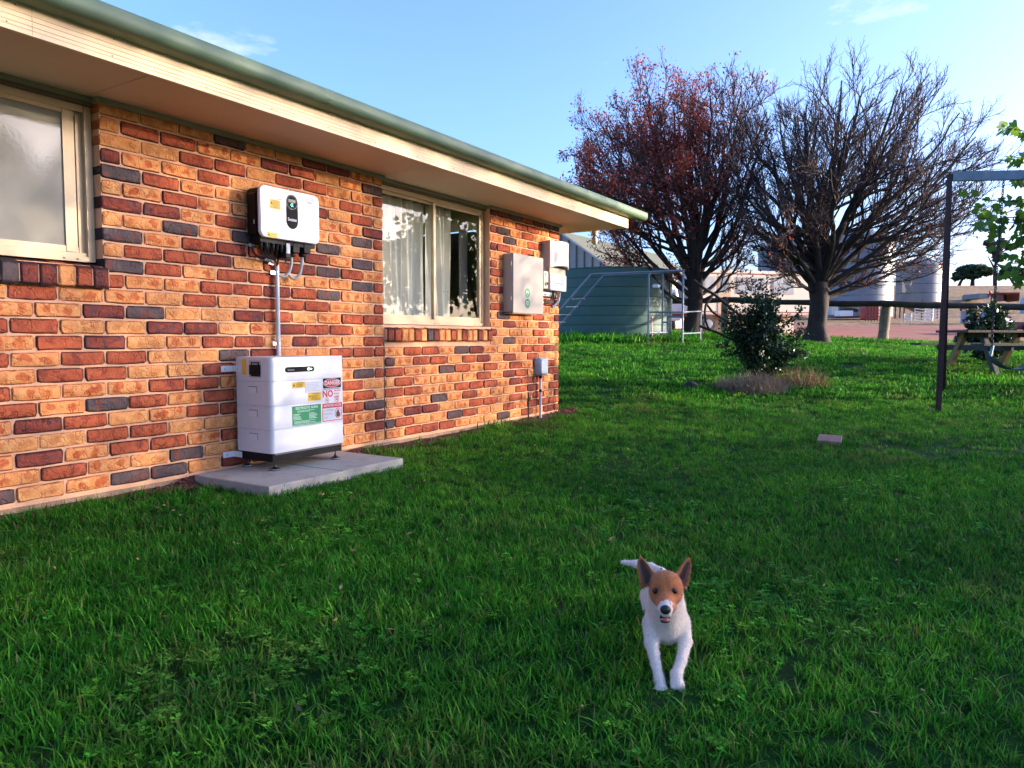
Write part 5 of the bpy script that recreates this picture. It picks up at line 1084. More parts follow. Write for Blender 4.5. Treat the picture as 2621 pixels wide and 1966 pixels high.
d = 50.5; a = on_ground(d, P2(2150, d)); q = MB(); q.tube([at(2152, 791, d), at(2172, 789, d), at(2195, 795, d)], [.14, .17, .12], 8); o = q.build('log', M_log, None, 60); tag(o, 'dark old log lying across the white trough', 'log')
face_box(2176, 2196, 778, 797, 54, .9, 'crate', mat('brown_crate', (.22, .10, .05), .8), 'brown crate behind the dark log', 'crate')
face_box(2128, 2146, 776, 806, 56, .6, 'post_box', mat('grey_post', (.50, .48, .46), .7), 'pale grey cabinet at the foot of the tall silo', 'cabinet')
# cattle panels
d = 52; k = thing('cattle_panel', 'stacked white steel gate panels leaning under the small silo', 'gate panel', on_ground(d, P2(2372, d))); za = at(2370, 783, d)[2]; zb_ = k.location[2] + .05
for j, (xa, xb) in enumerate(((2342, 2388), (2368, 2408))):
    aP, bP = at(xa, 795, d + .4 * j), at(xb, 795, d + .4 * j)
    for i in range(6):
        z = zb_ + (za - zb_) * i / 5; rods('rail', [[np.array([aP[0], aP[1], z]), np.array([bP[0], bP[1], z + (.15 if j else -.1)])]], .035, M_white, k)
    for c_ in (aP, bP): rods('upright', [[np.array([c_[0], c_[1], zb_ - .1]), np.array([c_[0], c_[1], za + .05])]], .03, M_white, k)
d = 46; k = thing('white_stand', 'small white H shaped stand on the edge of the red dirt', 'stand', on_ground(d, P2(2324, d))); a, b2 = at(2315, 803, d), at(2333, 803, d)
for c_ in (a, b2): rods('upright', [[c_, np.array([c_[0], c_[1], gz(c_) - .02])]], .035, M_white, k)
rods('cross_bar', [[(a * .5 + np.array([a[0], a[1], gz(a)]) * .5), (b2 * .5 + np.array([b2[0], b2[1], gz(b2)]) * .5)]], .05, M_white, k)
d = 46; g_ = on_ground(d, P2(2467, d)); q = MB(); zt_ = at(2467, 796, d)[2]; h_ = max(zt_ - g_[2], .6); q.lathe([(.27, 0), (.28, .02), (.27, h_ * .33), (.285, h_ * .34), (.27, h_ * .36), (.27, h_ * .66), (.285, h_ * .67), (.27, h_ * .69), (.28, h_ - .02), (.25, h_)], g_, 20); o = q.build('drum', mat('blue_grey_drum', (.24, .28, .34), .5, .2, 5, dirt=(.3, .16, .1), dscale=6)); tag(o, 'dented blue grey steel drum in the dry grass', 'drum')
face_box(2512, 2531, 799, 818, 44, .7, 'blue_bin', mat('blue_plastic', (.05, .15, .36), .5), 'blue plastic bin under the rusty machine frame', 'bin')
face_box(2497, 2509, 798, 817, 43.6, .6, 'timber_box', mat('tan_board', (.45, .27, .12), .8), 'tan timber box left of the blue bin', 'box')
d = 45; k = thing('machine_frame', 'rusty red skeleton of an old farm machine behind the blue bin', 'farm machine', on_ground(d, P2(2535, d))); pts = [(2488, 790), (2507, 780), (2545, 783), (2580, 795), (2560, 801), (2515, 799), (2494, 797)]
W3 = [at(x, y_, d) for x, y_ in pts]; W4 = [p_ + FH * 1.2 for p_ in W3]
for Wp in (W3, W4): rods('rim_bar', [[Wp[i], Wp[(i + 1) % 7]] for i in range(7)], .05, M_rusty, k)
rods('tie_bar', [[W3[i], W4[i]] for i in range(7)] + [[W3[1], W4[3]], [W3[2], W3[5]], [W3[1], W3[6]]], .035, M_rusty, k)
for i in (0, 3, 5): rods('leg', [[W3[i], np.array([W3[i][0], W3[i][1], gz(W3[i]) - .05])]], .05, M_rusty, k)
# white tarp heap
d = 38; g_ = on_ground(d, P2(2560, d)); q = MB(); rt = random.Random(4); n_ = 18; V = []; hh = at(2560, 806, d)[2] - g_[2]
for j in range(8):
    for i in range(n_):
        a = 2 * math.pi * i / n_; t = j / 7; rr = (1 - t ** 2.2) * (.95 + .08 * math.sin(3 * a + 5 * t)); V.append(g_ + RH * .80 * rr * math.cos(a) + FH * .6 * rr * math.sin(a) + np.array([0, 0, hh * t * (.95 + .08 * math.sin(2 * a))]))
F = [(j * n_ + i, j * n_ + (i + 1) % n_, (j + 1) * n_ + (i + 1) % n_, (j + 1) * n_ + i) for j in range(7) for i in range(n_)]; q.add(V, F); o = q.build('tarp_heap', mat('white_tarp', (.72, .73, .82), .6), None, 60); tag(o, 'heap covered by a white tarp beyond the picnic table', 'tarp')
d = 33; k = thing('tipper_trailer', 'maroon sided farm trailer parked at the right beyond the fence', 'trailer', on_ground(d, P2(2640, d))); b0 = np.array(k.location); zt_ = at(2600, 824, d)[2]; z0 = max(at(2600, 843, d)[2], b0[2] + .15); M_mar = mat('maroon_paint', (.10, .03, .04), .6, .2, 4)
for nm, u0, u1, w0, w1, za, zb_ in (('side_panel', -1.25, 2.2, 0, .05, z0, zt_), ('side_panel', -1.25, 2.2, 1.7, 1.75, z0, zt_), ('end_panel', -1.25, -1.2, .05, 1.7, z0, zt_), ('end_panel', 2.15, 2.2, .05, 1.7, z0, zt_), ('bed', -1.2, 2.15, .05, 1.7, z0, z0 + .05)):
    q = MB(); q.obox(b0 * (1, 1, 0) + RH * (u0 + u1) / 2 + FH * (w0 + w1) / 2 + np.array([0, 0, (za + zb_) / 2]), (RH, FH, (0, 0, 1)), ((u1 - u0) / 2, (w1 - w0) / 2, (zb_ - za) / 2)); q.build(nm, M_mar, k)
for u in (-.2, 1.2):
    q = MB(); q.lathe([(.05, -.1), (.26, -.1), (.28, 0), (.26, .1), (.05, .1)], b0 + RH * u - FH * .1 + np.array([0, 0, .26]), 18, axis=FH); q.build('wheel', M_tyre, k, 40)
# machinery far up the slope
face_box(2506, 2534, 751, 764, 82, 3, 'silver_bin', M_zinc, 'silver metal field bin on the dry slope', 'field bin')
face_box(2489, 2507, 755, 768, 84, 2, 'yellow_box', mat('dull_yellow', (.42, .30, .08), .6), 'yellow machine body left of the silver field bin', 'machine')
d = 82; q = MB(); q.tube([at(2530, 758, d), at(2556, 748, d)], .13, 6); q.tube([at(2533, 745, d), at(2537, 757, d)], .10, 6); o = q.build('auger', mat('red_auger', (.42, .04, .03), .5), None, 60); tag(o, 'small red grain auger beside the silver field bin', 'auger')
d = 78; k = thing('open_shelter', 'dark open fronted iron shelter on the slope at the right edge', 'shelter', on_ground(d, P2(2588, d)))
for nm, x0, x1, y0, y1, dd_, dp, mt_ in (('back_wall', 2568, 2609, 751, 771, d + 2, .1, M_dark), ('roof', 2566, 2611, 748.5, 751, d - .3, 2.6, M_rusty), ('side_wall', 2566.5, 2568.5, 751, 771, d, 2, M_rusty), ('side_wall', 2608, 2610, 751, 771, d, 2, M_rusty)):
    o = face_box(x0, x1, y0, y1, dd_, dp, nm, mt_, None, None); L3 = np.array(k.location); o.parent = k; o.location = tuple(-L3)
d = 72; g_ = on_ground(d, P2(2622, d)); q = MB(); q.lathe([(.55, 0), (.55, 1.45), (.2, 1.6)], g_, 20); o = q.build('blue_tank', mat('pale_blue_tank', (.30, .40, .52), .5), None, 40); tag(o, 'pale blue upright tank at the right edge of the slope', 'tank')
# ------------------------------------------------------------------ trees
def nrm(v): return v / (np.linalg.norm(v) + 1e-9)
def perp(v, r_):
    a = np.array([r_.gauss(0, 1) for _ in range(3)]); return nrm(a - v * np.dot(a, v))
def curve(p0, d0, p1, d1, n_):
    L_ = np.linalg.norm(p1 - p0); a = p0 + d0 * L_ * .42; b = p1 - d1 * L_ * .36; t = np.linspace(0, 1, n_)[:, None]
    return p0 * (1 - t) ** 3 + 3 * a * t * (1 - t) ** 2 + 3 * b * t * t * (1 - t) + p1 * t ** 3
def wobble(P, s, r_):
    n_ = len(P); k = np.array([[r_.gauss(0, 1) for _ in range(3)] for _ in range(n_)]); k[0] = 0; k = np.cumsum(k, 0) * s / math.sqrt(n_); return P + k * np.linspace(0, 1, n_)[:, None]
def tubes(paths, sides):
    V, F = [], []; o = 0; a = np.arange(sides) * 2 * math.pi / sides; ca, sa = np.cos(a)[None, :, None], np.sin(a)[None, :, None]
    k = np.arange(sides); k2 = (k + 1) % sides
    for P, r0, r1 in paths:
        n_ = len(P); T = np.gradient(P, axis=0); T /= np.linalg.norm(T, axis=1, keepdims=True) + 1e-9
        ref = np.array([.3, .2, .93]) if abs(T[0][2]) < .8 else np.array([.95, .3, .1]); u = np.cross(T, ref); u /= np.linalg.norm(u, axis=1, keepdims=True) + 1e-9; w = np.cross(T, u)
        r_ = np.linspace(r0, r1, n_)[:, None, None]; V.append((P[:, None] + r_ * (ca * u[:, None] + sa * w[:, None])).reshape(-1, 3))
        i = np.arange(n_ - 1)[:, None] * sides + o; F.append(np.stack([i + k, i + k2, i + sides + k2, i + sides + k], -1).reshape(-1, 4)); o += n_ * sides
    return np.concatenate(V), np.concatenate(F)
M_bark = mat('dark_bark', (.034, .023, .020), .95, .35, 5, 1.0, 22, dirt=(.065, .04, .028), dscale=3, dlo=.55, dhi=.8)
M_twig = mat('twig', (.075, .045, .043), .9, .3, 4)
M_dead = leaf_mat('dead_leaf', (.25, .042, .026), (.46, .085, .045), .28, .7, .9)
def bare_tree(label, base, trunk_r, fork_z, limbs, seed, nb=9, ns=7, nt=5, lean=np.zeros(3), leaf_fn=None, twig_r=.0052):
    r_ = random.Random(seed); k = thing('bare_tree', label, 'tree', base); base = np.array(base, float)
    fork = base + lean + np.array([0, 0, fork_z]); tz = np.linspace(-.15, 1, 9); TP = np.array([base + (fork - base) * t + np.array([.03 * math.sin(5 * t), .02 * math.sin(7 * t), 0]) for t in tz])
    q = MB(); a = np.arange(16) * 2 * math.pi / 16; V = []; F = []
    for j, t in enumerate(tz):
        rr = trunk_r * (1 + .55 * max(0, .28 - t) / .28 * (1 if t < .28 else 0) - .12 * t + (.18 * max(0, (t - .75) / .25)))
        for i in range(16): V.append(TP[j] + rr * (1 + .10 * math.sin(3 * a[i] + 2 * t + seed) + .06 * math.sin(7 * a[i] - 3 * t)) * np.array([math.cos(a[i]), math.sin(a[i]), 0]))
    for j in range(8):
        for i in range(16): F.append((j * 16 + i, j * 16 + (i + 1) % 16, (j + 1) * 16 + (i + 1) % 16, (j + 1) * 16 + i))
    q.add(V, F); q.build('trunk', M_bark, k, 70)
    L1, L2, L3, L4 = [], [], [], []; tips = []
    axis0 = np.array([fork[0], fork[1], 0])
    for (z0, dvec, end, r0) in limbs:
        p0 = base + (fork - base) * (z0 / fork_z); d0 = nrm(np.array(dvec, float)); p1 = np.array(end, float); d1 = nrm(nrm(p1 - p0) + np.array([0, 0, .35]))
        P = wobble(curve(p0 - d0 * trunk_r * .3, d0, p1, d1, 18), .16, r_); L1.append((P, r0, .016))
        Ln = np.linalg.norm(p1 - p0)
        for i in range(nb):
            t = .22 + .76 * (i + r_.random()) / nb; j = min(int(t * 17), 16); pb = P[j] + (P[j + 1] - P[j]) * (t * 17 - j); tg = nrm(P[j + 1] - P[j]); out = pb - axis0; out[2] = 0
            d_ = nrm(tg * .85 + perp(tg, r_) * .74 + nrm(out) * .15 + np.array([0, 0, .12])); Lb = Ln * (.42 - .17 * t) * r_.uniform(.75, 1.2)
            d2 = nrm(d_ + np.array([0, 0, .30]) + .3 * perp(d_, r_)); Pb = wobble(curve(pb, d_, pb + nrm(d_ + d2) * Lb, d2, 10), .10, r_); rb0 = max(.011, (r0 * (1 - t) + .016 * t) * .50); L2.append((Pb, rb0, .0075))
            for i2 in range(ns):
                t2 = .18 + .80 * (i2 + r_.random()) / ns; j2 = min(int(t2 * 9), 8); ps = Pb[j2] + (Pb[j2 + 1] - Pb[j2]) * (t2 * 9 - j2); tg2 = nrm(Pb[j2 + 1] - Pb[j2]); d3 = nrm(tg2 + perp(tg2, r_) * .60 + np.array([0, 0, .12])); Ls = Lb * (.52 - .2 * t2) * r_.uniform(.7, 1.2)
                Ps = wobble(curve(ps, d3, ps + nrm(d3 + np.array([0, 0, .22])) * Ls, nrm(d3 + np.array([0, 0, .4])), 6), .045, r_); L3.append((Ps, .0085, twig_r))
                for i3 in range(nt):
                    t3 = .15 + .85 * (i3 + r_.random()) / nt; j3 = min(int(t3 * 5), 4); pt_ = Ps[j3] + (Ps[j3 + 1] - Ps[j3]) * (t3 * 5 - j3); tg3 = nrm(Ps[j3 + 1] - Ps[j3]); d4 = nrm(tg3 + perp(tg3, r_) * .7); Lt = Ls * r_.uniform(.30, .6) * (1.1 - .4 * t3)
                    L4.append((np.array([pt_, pt_ + d4 * Lt * .5, pt_ + nrm(d4 + np.array([0, 0, .3]) + .25 * perp(d4, r_)) * Lt]), twig_r, twig_r * .6)); tips.append((pt_ + d4 * Lt * .8, d4))
    V, F = tubes(L1, 8); o = np_mesh('limbs', V, F, M_bark, k, 180)
    V, F = tubes(L2, 6); np_mesh('branches', V, F, M_bark, k, 180)
    V, F = tubes(L3, 4); V2, F2 = tubes(L4, 3); o = np_mesh('twigs', V, F, M_twig, k, 180); o['kind'] = 'stuff'; o = np_mesh('fine_twigs', V2, F2, M_twig, k, 180); o['kind'] = 'stuff'
    if leaf_fn:
        LV = []
        for p_, d_ in tips:
            nl = leaf_fn(p_, r_)
            for _ in range(nl):
                c_ = p_ + np.array([r_.gauss(0, .075) for _ in range(3)]); dd_ = nrm(np.array([r_.gauss(0, .5), r_.gauss(0, .5), r_.uniform(-1.1, .3)])); s_ = perp(dd_, r_); L_ = r_.uniform(.05, .13); w = r_.uniform(.010, .024)
                LV += [c_, c_ + dd_ * L_ * .5 + s_ * w, c_ + dd_ * L_, c_ + dd_ * L_ * .5 - s_ * w]
        if LV:
            F = np.arange(len(LV)).reshape(-1, 4); o = np_mesh('dead_leaves', np.array(LV), F, M_dead, k); o['kind'] = 'stuff'
    return k
D1 = 18.5
def lim(px, py, d): return at(px, py, d)
RU = lambda r_, f_, u: tuple(RH * r_ + FH * f_ + np.array([0, 0, u]))
b1 = on_ground(D1, P2(2090, D1), -.03)
limbs_r = [(1.35, RU(-.45, .1, 1), lim(1975, 380, D1 + .2), .115), (1.45, RU(-.2, -.3, 1), lim(2060, 265, D1 - 1.0), .10), (1.5, RU(.12, .1, 1), lim(2160, 210, D1 + .6), .13), (1.5, RU(.25, -.2, 1), lim(2265, 230, D1 - .8), .11),
    (1.45, RU(.4, .35, 1), lim(2345, 250, D1 + 1.4), .10), (1.4, RU(.55, -.1, 1), lim(2440, 310, D1 - .3), .10), (1.35, RU(.8, .2, .9), lim(2490, 345, D1 + .7), .09), (1.3, RU(.9, -.4, .75), lim(2440, 445, D1 - 1.6), .075), (1.25, RU(1, .3, .6), lim(2425, 560, D1 + 1.0), .065),
    (1.3, RU(-.7, .5, .9), lim(1935, 430, D1 + 1.6), .08), (1.3, RU(-.7, -.5, .8), lim(1960, 520, D1 - 1.3), .07), (1.5, RU(0, .8, 1), lim(2110, 250, D1 + 2.0), .085), (1.5, RU(.1, -.9, .9), lim(2150, 390, D1 - 2.2), .08), (1.15, RU(1, -.3, .45), lim(2330, 620, D1 - .6), .05), (1.2, RU(-.9, .2, .5), lim(1975, 640, D1 + .4), .05), (1.45, RU(-.1, .4, 1), lim(2010, 290, D1 + 1.0), .09), (1.45, RU(.5, .5, .8), lim(2390, 380, D1 + 2.2), .08), (1.1, RU(.9, .4, .25), lim(2250, 665, D1 + .8), .055)]
rd = random.Random(77)
def dome(limbs, pxs, D, n_, cx, cy, rx, ryt, ryb, z0, r0):
    for i in range(n_):
        a = math.pi * (i + rd.random()) / n_; q_ = rd.uniform(.62, 1.0); dd = rd.uniform(-2.3, 2.3); k_ = math.sqrt(max(.15, 1 - (dd / 2.9) ** 2)); px, py = cx - rx * q_ * math.cos(a) * k_, cy - ryt * q_ * math.sin(a) * k_ + ryb * (1 - math.sin(a)) * rd.uniform(.2, 1)
        limbs.append((z0 * rd.uniform(.85, 2.5) if math.sin(a) > .25 else z0 * rd.uniform(.75, 1.7), RU(-1.0 * math.cos(a), dd * .35, .12 + .75 * math.sin(a)), at(px, py, D + dd), r0 * rd.uniform(.7, 1.1)))
limbs_r.append((1.5, RU(.03, 0, 1), at(2205, 230, D1 + .3), .12))
limbs_r += [(2.2, RU(-.7, .1, .8), lim(1835, 330, D1 + .9), .055), (2.3, RU(-.5, -.1, .9), lim(1880, 245, D1 - .4), .055), (2.0, RU(-.8, -.3, .6), lim(1850, 400, D1 - 1.2), .05), (2.6, RU(1, .1, .3), lim(2530, 400, D1 + .3), .06), (2.3, RU(1, -.2, .2), lim(2490, 500, D1 - .9), .055), (2.0, RU(1, .2, .1), lim(2440, 580, D1 + 1.2), .05), (1.8, RU(1, -.1, .0), lim(2380, 640, D1 - .2), .045), (2.4, RU(-1, .1, .25), lim(1880, 430, D1 - .5), .055), (2.1, RU(-1, .1, .15), lim(1880, 540, D1 + .8), .05), (1.7, RU(-1, -.2, .0), lim(1920, 610, D1 - .6), .045)]
dome(limbs_r, 0, D1, 26, 2200, 500, 335, 290, 170, 1.45, .055)
bare_tree('large bare tree with wide fan of leafless branches, right of the reddish one', b1, .235, 1.55, limbs_r, 21, 8, 8, 5, RH * .03, lambda p_, r_: (1 if (p_[2] < 3.6 and r_.random() < .07) or r_.random() < .012 else 0))
D2 = 19.6; b2_ = on_ground(D2, P2(1772, D2), -.03)
limbs_l = [(1.6, RU(-.15, .1, 1), lim(1740, 260, D2 + .3), .11), (1.6, RU(.1, -.2, 1), lim(1835, 245, D2 - .5), .10), (1.5, RU(-.4, .2, 1), lim(1650, 270, D2 + .6), .095), (1.45, RU(-.6, -.3, .9), lim(1590, 330, D2 - .9), .085), (1.3, RU(-.8, .2, .8), lim(1520, 400, D2 + .4), .08),
    (1.1, RU(-.9, -.3, .6), lim(1545, 480, D2 - 1.1), .07), (.95, RU(-1, .2, .35), lim(1530, 590, D2 + .5), .055), (.9, RU(-1, -.4, .2), lim(1590, 610, D2 - 1.0), .05), (1.5, RU(.5, .2, 1), lim(1905, 250, D2 + .8), .085), (1.4, RU(.7, -.3, .8), lim(1925, 400, D2 - .8), .07), (1.1, RU(.9, .2, .5), lim(1935, 560, D2 + .3), .06), (.95, RU(.9, -.2, .35), lim(1910, 625, D2 - .6), .05),
    (1.6, RU(0, .8, 1), lim(1750, 290, D2 + 1.9), .08), (1.5, RU(-.1, -.9, .9), lim(1740, 420, D2 - 2.0), .075), (1.5, RU(-.3, .7, .9), lim(1620, 370, D2 + 1.7), .07)]
def leafy(p_, r_):
    d, rr = todr(p_); w = 1.0 if rr < 4.9 else max(.12, 1.0 - (rr - 4.9) * .9); return (r_.choice((3, 4, 5, 6)) if r_.random() < .80 * w * (.45 + .55 * (math.sin(p_[0] * 2.3) * math.sin(p_[1] * 2.1 + 1) * math.sin(p_[2] * 2.6) > -.15)) else 0)
limbs_l.append((1.7, RU(-.02, 0, 1), at(1765, 260, D2), .11))
limbs_l += [(2.2, RU(.6, .2, .8), lim(1955, 300, D2 + .2), .055), (2.4, RU(.4, -.2, .9), lim(1905, 225, D2 - .8), .055), (2.0, RU(.9, -.1, .5), lim(1965, 390, D2 - .4), .05), (2.6, RU(-1, .1, .35), lim(1490, 430, D2 + .2), .05), (2.2, RU(-1, -.1, .2), lim(1500, 520, D2 - .6), .05), (1.9, RU(1, .1, .2), lim(1930, 480, D2 + .5), .05)]
dome(limbs_l, 0, D2, 18, 1680, 490, 225, 250, 140, 1.5, .05)
bare_tree('dying tree with dark red dead leaves, left of the fully bare one', b2_, .205, 1.75, limbs_l, 5, 8, 8, 5, RH * .05, leafy)

# leafy things: rose bush, shrub, green tree at the right, shade trees outside the frame
def leaf_poly(kind, s):
    if kind == 'maple':
        return [(0, 0), (.30, .05), (.50, .32), (.30, .42), (.42, .75), (.16, .68), (0, 1.0), (-.16, .68), (-.42, .75), (-.30, .42), (-.50, .32), (-.30, .05)]
    return [(0, 0), (.26, .35), (.20, .72), (0, 1.0), (-.20, .72), (-.26, .35)]
def leaves(points, size, kind, r_, droop=.3):
    V = []; F = []; P0 = leaf_poly(kind, 1); n_ = len(P0)
    for c_, out in points:
        s = size * r_.uniform(.65, 1.25); d_ = nrm(out * .6 + np.array([r_.gauss(0, .6), r_.gauss(0, .6), r_.gauss(-droop, .5)])); w = perp(d_, r_); nn = np.cross(d_, w); o = len(V)
        for x, y_ in P0: V.append(c_ + d_ * y_ * s + w * x * s + nn * s * .16 * (abs(x) * 1.2 - (y_ - .5) ** 2))
        F.append(tuple(range(o, o + n_)))
    return np.array(V), np.array(F)
M_rose = leaf_mat('rose_leaf', (.010, .030, .012), (.028, .070, .020), .2, .38, 5)
M_stem = mat('stem', (.05, .035, .025), .9, .3, 10)
def bush(name, label, cat, d, px, top_z, rx, rd, seed, size, n_leaf, mt_, base_r=.05, narrow=.45, arms=()):
    r_ = random.Random(seed); g_ = on_ground(d, P2(px, d)); k = thing(name, label, cat, g_); stems = []; pts = []
    ends = [g_ + RH * rx * math.cos(a) * q_ + FH * rd * math.sin(a) * q_ + np.array([0, 0, top_z * h_]) for a, q_, h_ in [(r_.uniform(0, 6.28), r_.random() ** .5, r_.uniform(.35, 1.0)) for _ in range(34)]]
    for e in ends:
        e[:2] = g_[:2] + (e[:2] - g_[:2]) * (1 - .55 * max(0, (e[2] - g_[2]) / top_z - .55) / .45); ends
    ends += [np.array(a) for a in arms]
    for e in ends:
        P = wobble(curve(g_ + np.array([r_.gauss(0, base_r), r_.gauss(0, base_r), -.03]), np.array([0, 0, 1.]), e, nrm((e - g_) * (1, 1, .5)), 12), .06, r_); stems.append((P, .011, .003))
        for t in np.linspace(.30, 1, 14):
            j = min(int(t * 11), 10); p_ = P[j] + (P[j + 1] - P[j]) * (t * 11 - j)
            for _ in range(2):
                e2 = p_ + perp(nrm(P[j + 1] - P[j]), r_) * r_.uniform(.05, .20) + np.array([0, 0, r_.uniform(-.02, .08)]); stems.append((np.array([p_, (p_ + e2) / 2 + np.array([0, 0, .015]), e2]), .0035, .0018))
                for _ in range(n_leaf): q_ = p_ + (e2 - p_) * r_.random() + np.array([r_.gauss(0, .028) for _ in range(3)]); pts.append((q_, nrm(q_ - (g_ + np.array([0, 0, top_z * .5])))))
    V, F = tubes(stems, 5); o = np_mesh('stems', V, F, M_stem, k, 180); V, F = leaves(pts, size, 'oval', r_); o = np_mesh('leaves', V, F, mt_, k); o['kind'] = 'stuff'; return k
bush('rose_bush', 'dark green leafy bush standing in a clump of dead grass on the lawn', 'bush', 10.75, 1943, 1.45, .72, .60, 9, .052, 14, M_rose, arms=[at(2045, 815, 10.7), at(2055, 850, 10.6), at(1895, 735, 10.8), at(1925, 722, 10.75), at(1870, 800, 10.9)])
q = MB(); k = thing('dead_branch', 'bare dark dead branches sticking out left of the leafy bush', 'branch', on_ground(11.3, P2(1850, 11.3)))
for P, r0 in (([(1775, 718), (1800, 737), (1827, 753), (1850, 772), (1885, 800), (1930, 850)], .026), ([(1829, 750), (1815, 768), (1806, 782), (1804, 800), (1806, 822), (1812, 838), (1822, 848)], .021), ([(1808, 778), (1822, 797), (1846, 815), (1880, 832), (1920, 870)], .020), ([(1790, 834), (1812, 843), (1838, 852), (1872, 869), (1925, 890)], .022), ([(1826, 752), (1820, 760)], .012)):
    W3 = [at(x, y_, 11.3 - .2 * i / len(P)) for i, (x, y_) in enumerate(P)]; q.tube(W3, np.linspace(r0, r0 * .7, len(W3)), 7)
q.build('branch', M_bark, k, 60)
bush('table_shrub', 'dark shrub growing behind the picnic table', 'shrub', 13.6, 2530, .98, .50, .5, 12, .085, 6, leaf_mat('shrub_leaf', (.012, .035, .014), (.03, .075, .022), .2, .4, 5), arms=[at(2492, 832, 13.6), at(2580, 845, 13.6)])
# dead grass clump under the bush
M_straw = mat('dead_grass', (.24, .19, .13), .9, .3, 9, dirt=(.20, .13, .09), dscale=30); M_rustg = mat('reddish_grass', (.25, .15, .075), .9, .3, 12)
def straw(name, d, px, rx, rd, n_, hgt, label, mt_, seed, fall=.8):
    r_ = random.Random(seed); V = []; F = []
    for _ in range(n_):
        a = r_.uniform(0, 6.28); q_ = r_.random() ** .5; dd_, rr = d + rd * q_ * math.sin(a), P2(px, d) + rx * q_ * math.cos(a); p0 = on_ground(dd_, rr, -.01); L_ = hgt * r_.uniform(.5, 1.3) * (1.2 - .5 * q_); di = np.array([r_.gauss(0, 1), r_.gauss(0, 1), 0]); di = nrm(di); b = r_.uniform(.2, 1) * fall
        w = np.cross(di, (0, 0, 1)) * r_.uniform(.0022, .004); P = [p0 + di * L_ * b * t ** 1.6 + np.array([0, 0, L_ * (t - b * .62 * t * t)]) for t in (0, .35, .7, 1)]; o = len(V)
        for i, p_ in enumerate(P): V += [p_ - w * (1 - .25 * i), p_ + w * (1 - .25 * i)]
        for i in range(3): F.append((o + 2 * i, o + 2 * i + 1, o + 2 * i + 3, o + 2 * i + 2))
    o = np_mesh(name, np.array(V), np.array(F), mt_, None); tag(o, label, 'grass', kind='stuff'); return o
straw('dead_grass_clump', 10.25, 1925, .48, .45, 3200, .30, 'pale dead grass lying around the foot of the bush', M_straw, 3, 1.15)
straw('reddish_grass_clump', 10.7, 2035, .55, .30, 650, .36, 'reddish dry grass stems right of the bush', M_rustg, 4, .7)

M_maple = leaf_mat('bright_leaf', (.045, .13, .018), (.12, .26, .035), .5, .4, 2.5)
kt = thing('leafy_tree', 'leafy tree with bright green lobed leaves reaching in from the right edge', 'tree', on_ground(10.4, 9.5)); r_ = random.Random(31); tb_ = np.array(kt.location)
TP = [tb_ + np.array([0, 0, z]) + RH * .04 * math.sin(z * 3) for z in np.linspace(-.1, 1.5, 8)]; q = MB(); q.tube(TP, np.linspace(.14, .10, 8), 12); q.build('trunk', M_bark, kt, 60)
stems, pts = [], []; top_ = TP[-1]
sh_ = [(at(2567, 338, 9.6), 1), (at(2590, 380, 9.3), 1), (at(2600, 440, 9.9), 1), (at(2500, 548, 9.3), 1), (at(2515, 520, 9.6), .6), (at(2548, 570, 9.4), 1), (at(2580, 610, 9.5), 1), (at(2562, 655, 9.6), 1), (at(2600, 680, 9.4), 1), (at(2575, 690, 9.8), 1), (at(2605, 540, 9.4), 1), (at(2610, 480, 9.5), 1)]
for e, w in sh_: 
    P = wobble(curve(top_, nrm(np.array([0, 0, 1.]) - RH * .4), e, nrm(-RH + np.array([0, 0, .05])), 18), .05, r_); stems.append((P, .028, .004))
    for t in np.linspace(.45, 1, 30):
        j = min(int(t * 17), 16); p_ = P[j] + (P[j + 1] - P[j]) * (t * 17 - j)
        for _ in range(2): pts.append((p_ + np.array([r_.gauss(0, .05) for _ in range(3)]), -RH * .4 + np.array([0, 0, -.4])))
for _ in range(46):
    a, el, rr = r_.uniform(0, 6.28), r_.uniform(-.35, 1.2), r_.uniform(1.2, 2.4); e = top_ + np.array([math.cos(a) * math.cos(el) * rr, math.sin(a) * math.cos(el) * rr, .5 + math.sin(el) * rr * .95])
    d_, r2 = todr(e)
    if r2 / d_ < .74 : continue
    P = wobble(curve(top_, nrm(np.array([0, 0, 1.]) + (e - top_) * .3), e, nrm((e - top_) * (1, 1, .3)), 12), .08, r_); stems.append((P, .03, .004))
    for t in np.linspace(.4, 1, 22):
        j = min(int(t * 11), 10); p_ = P[j] + (P[j + 1] - P[j]) * (t * 11 - j)
        for _ in range(4): pts.append((p_ + np.array([r_.gauss(0, .17) for _ in range(3)]), nrm(e - top_) * .4 + np.array([0, 0, -.4])))
V, F = tubes(stems, 6); np_mesh('limbs', V, F, M_bark, kt, 180); V, F = leaves(pts, .135, 'maple', r_, .5); o = np_mesh('leaves', V, F, M_maple, kt); o['kind'] = 'stuff'
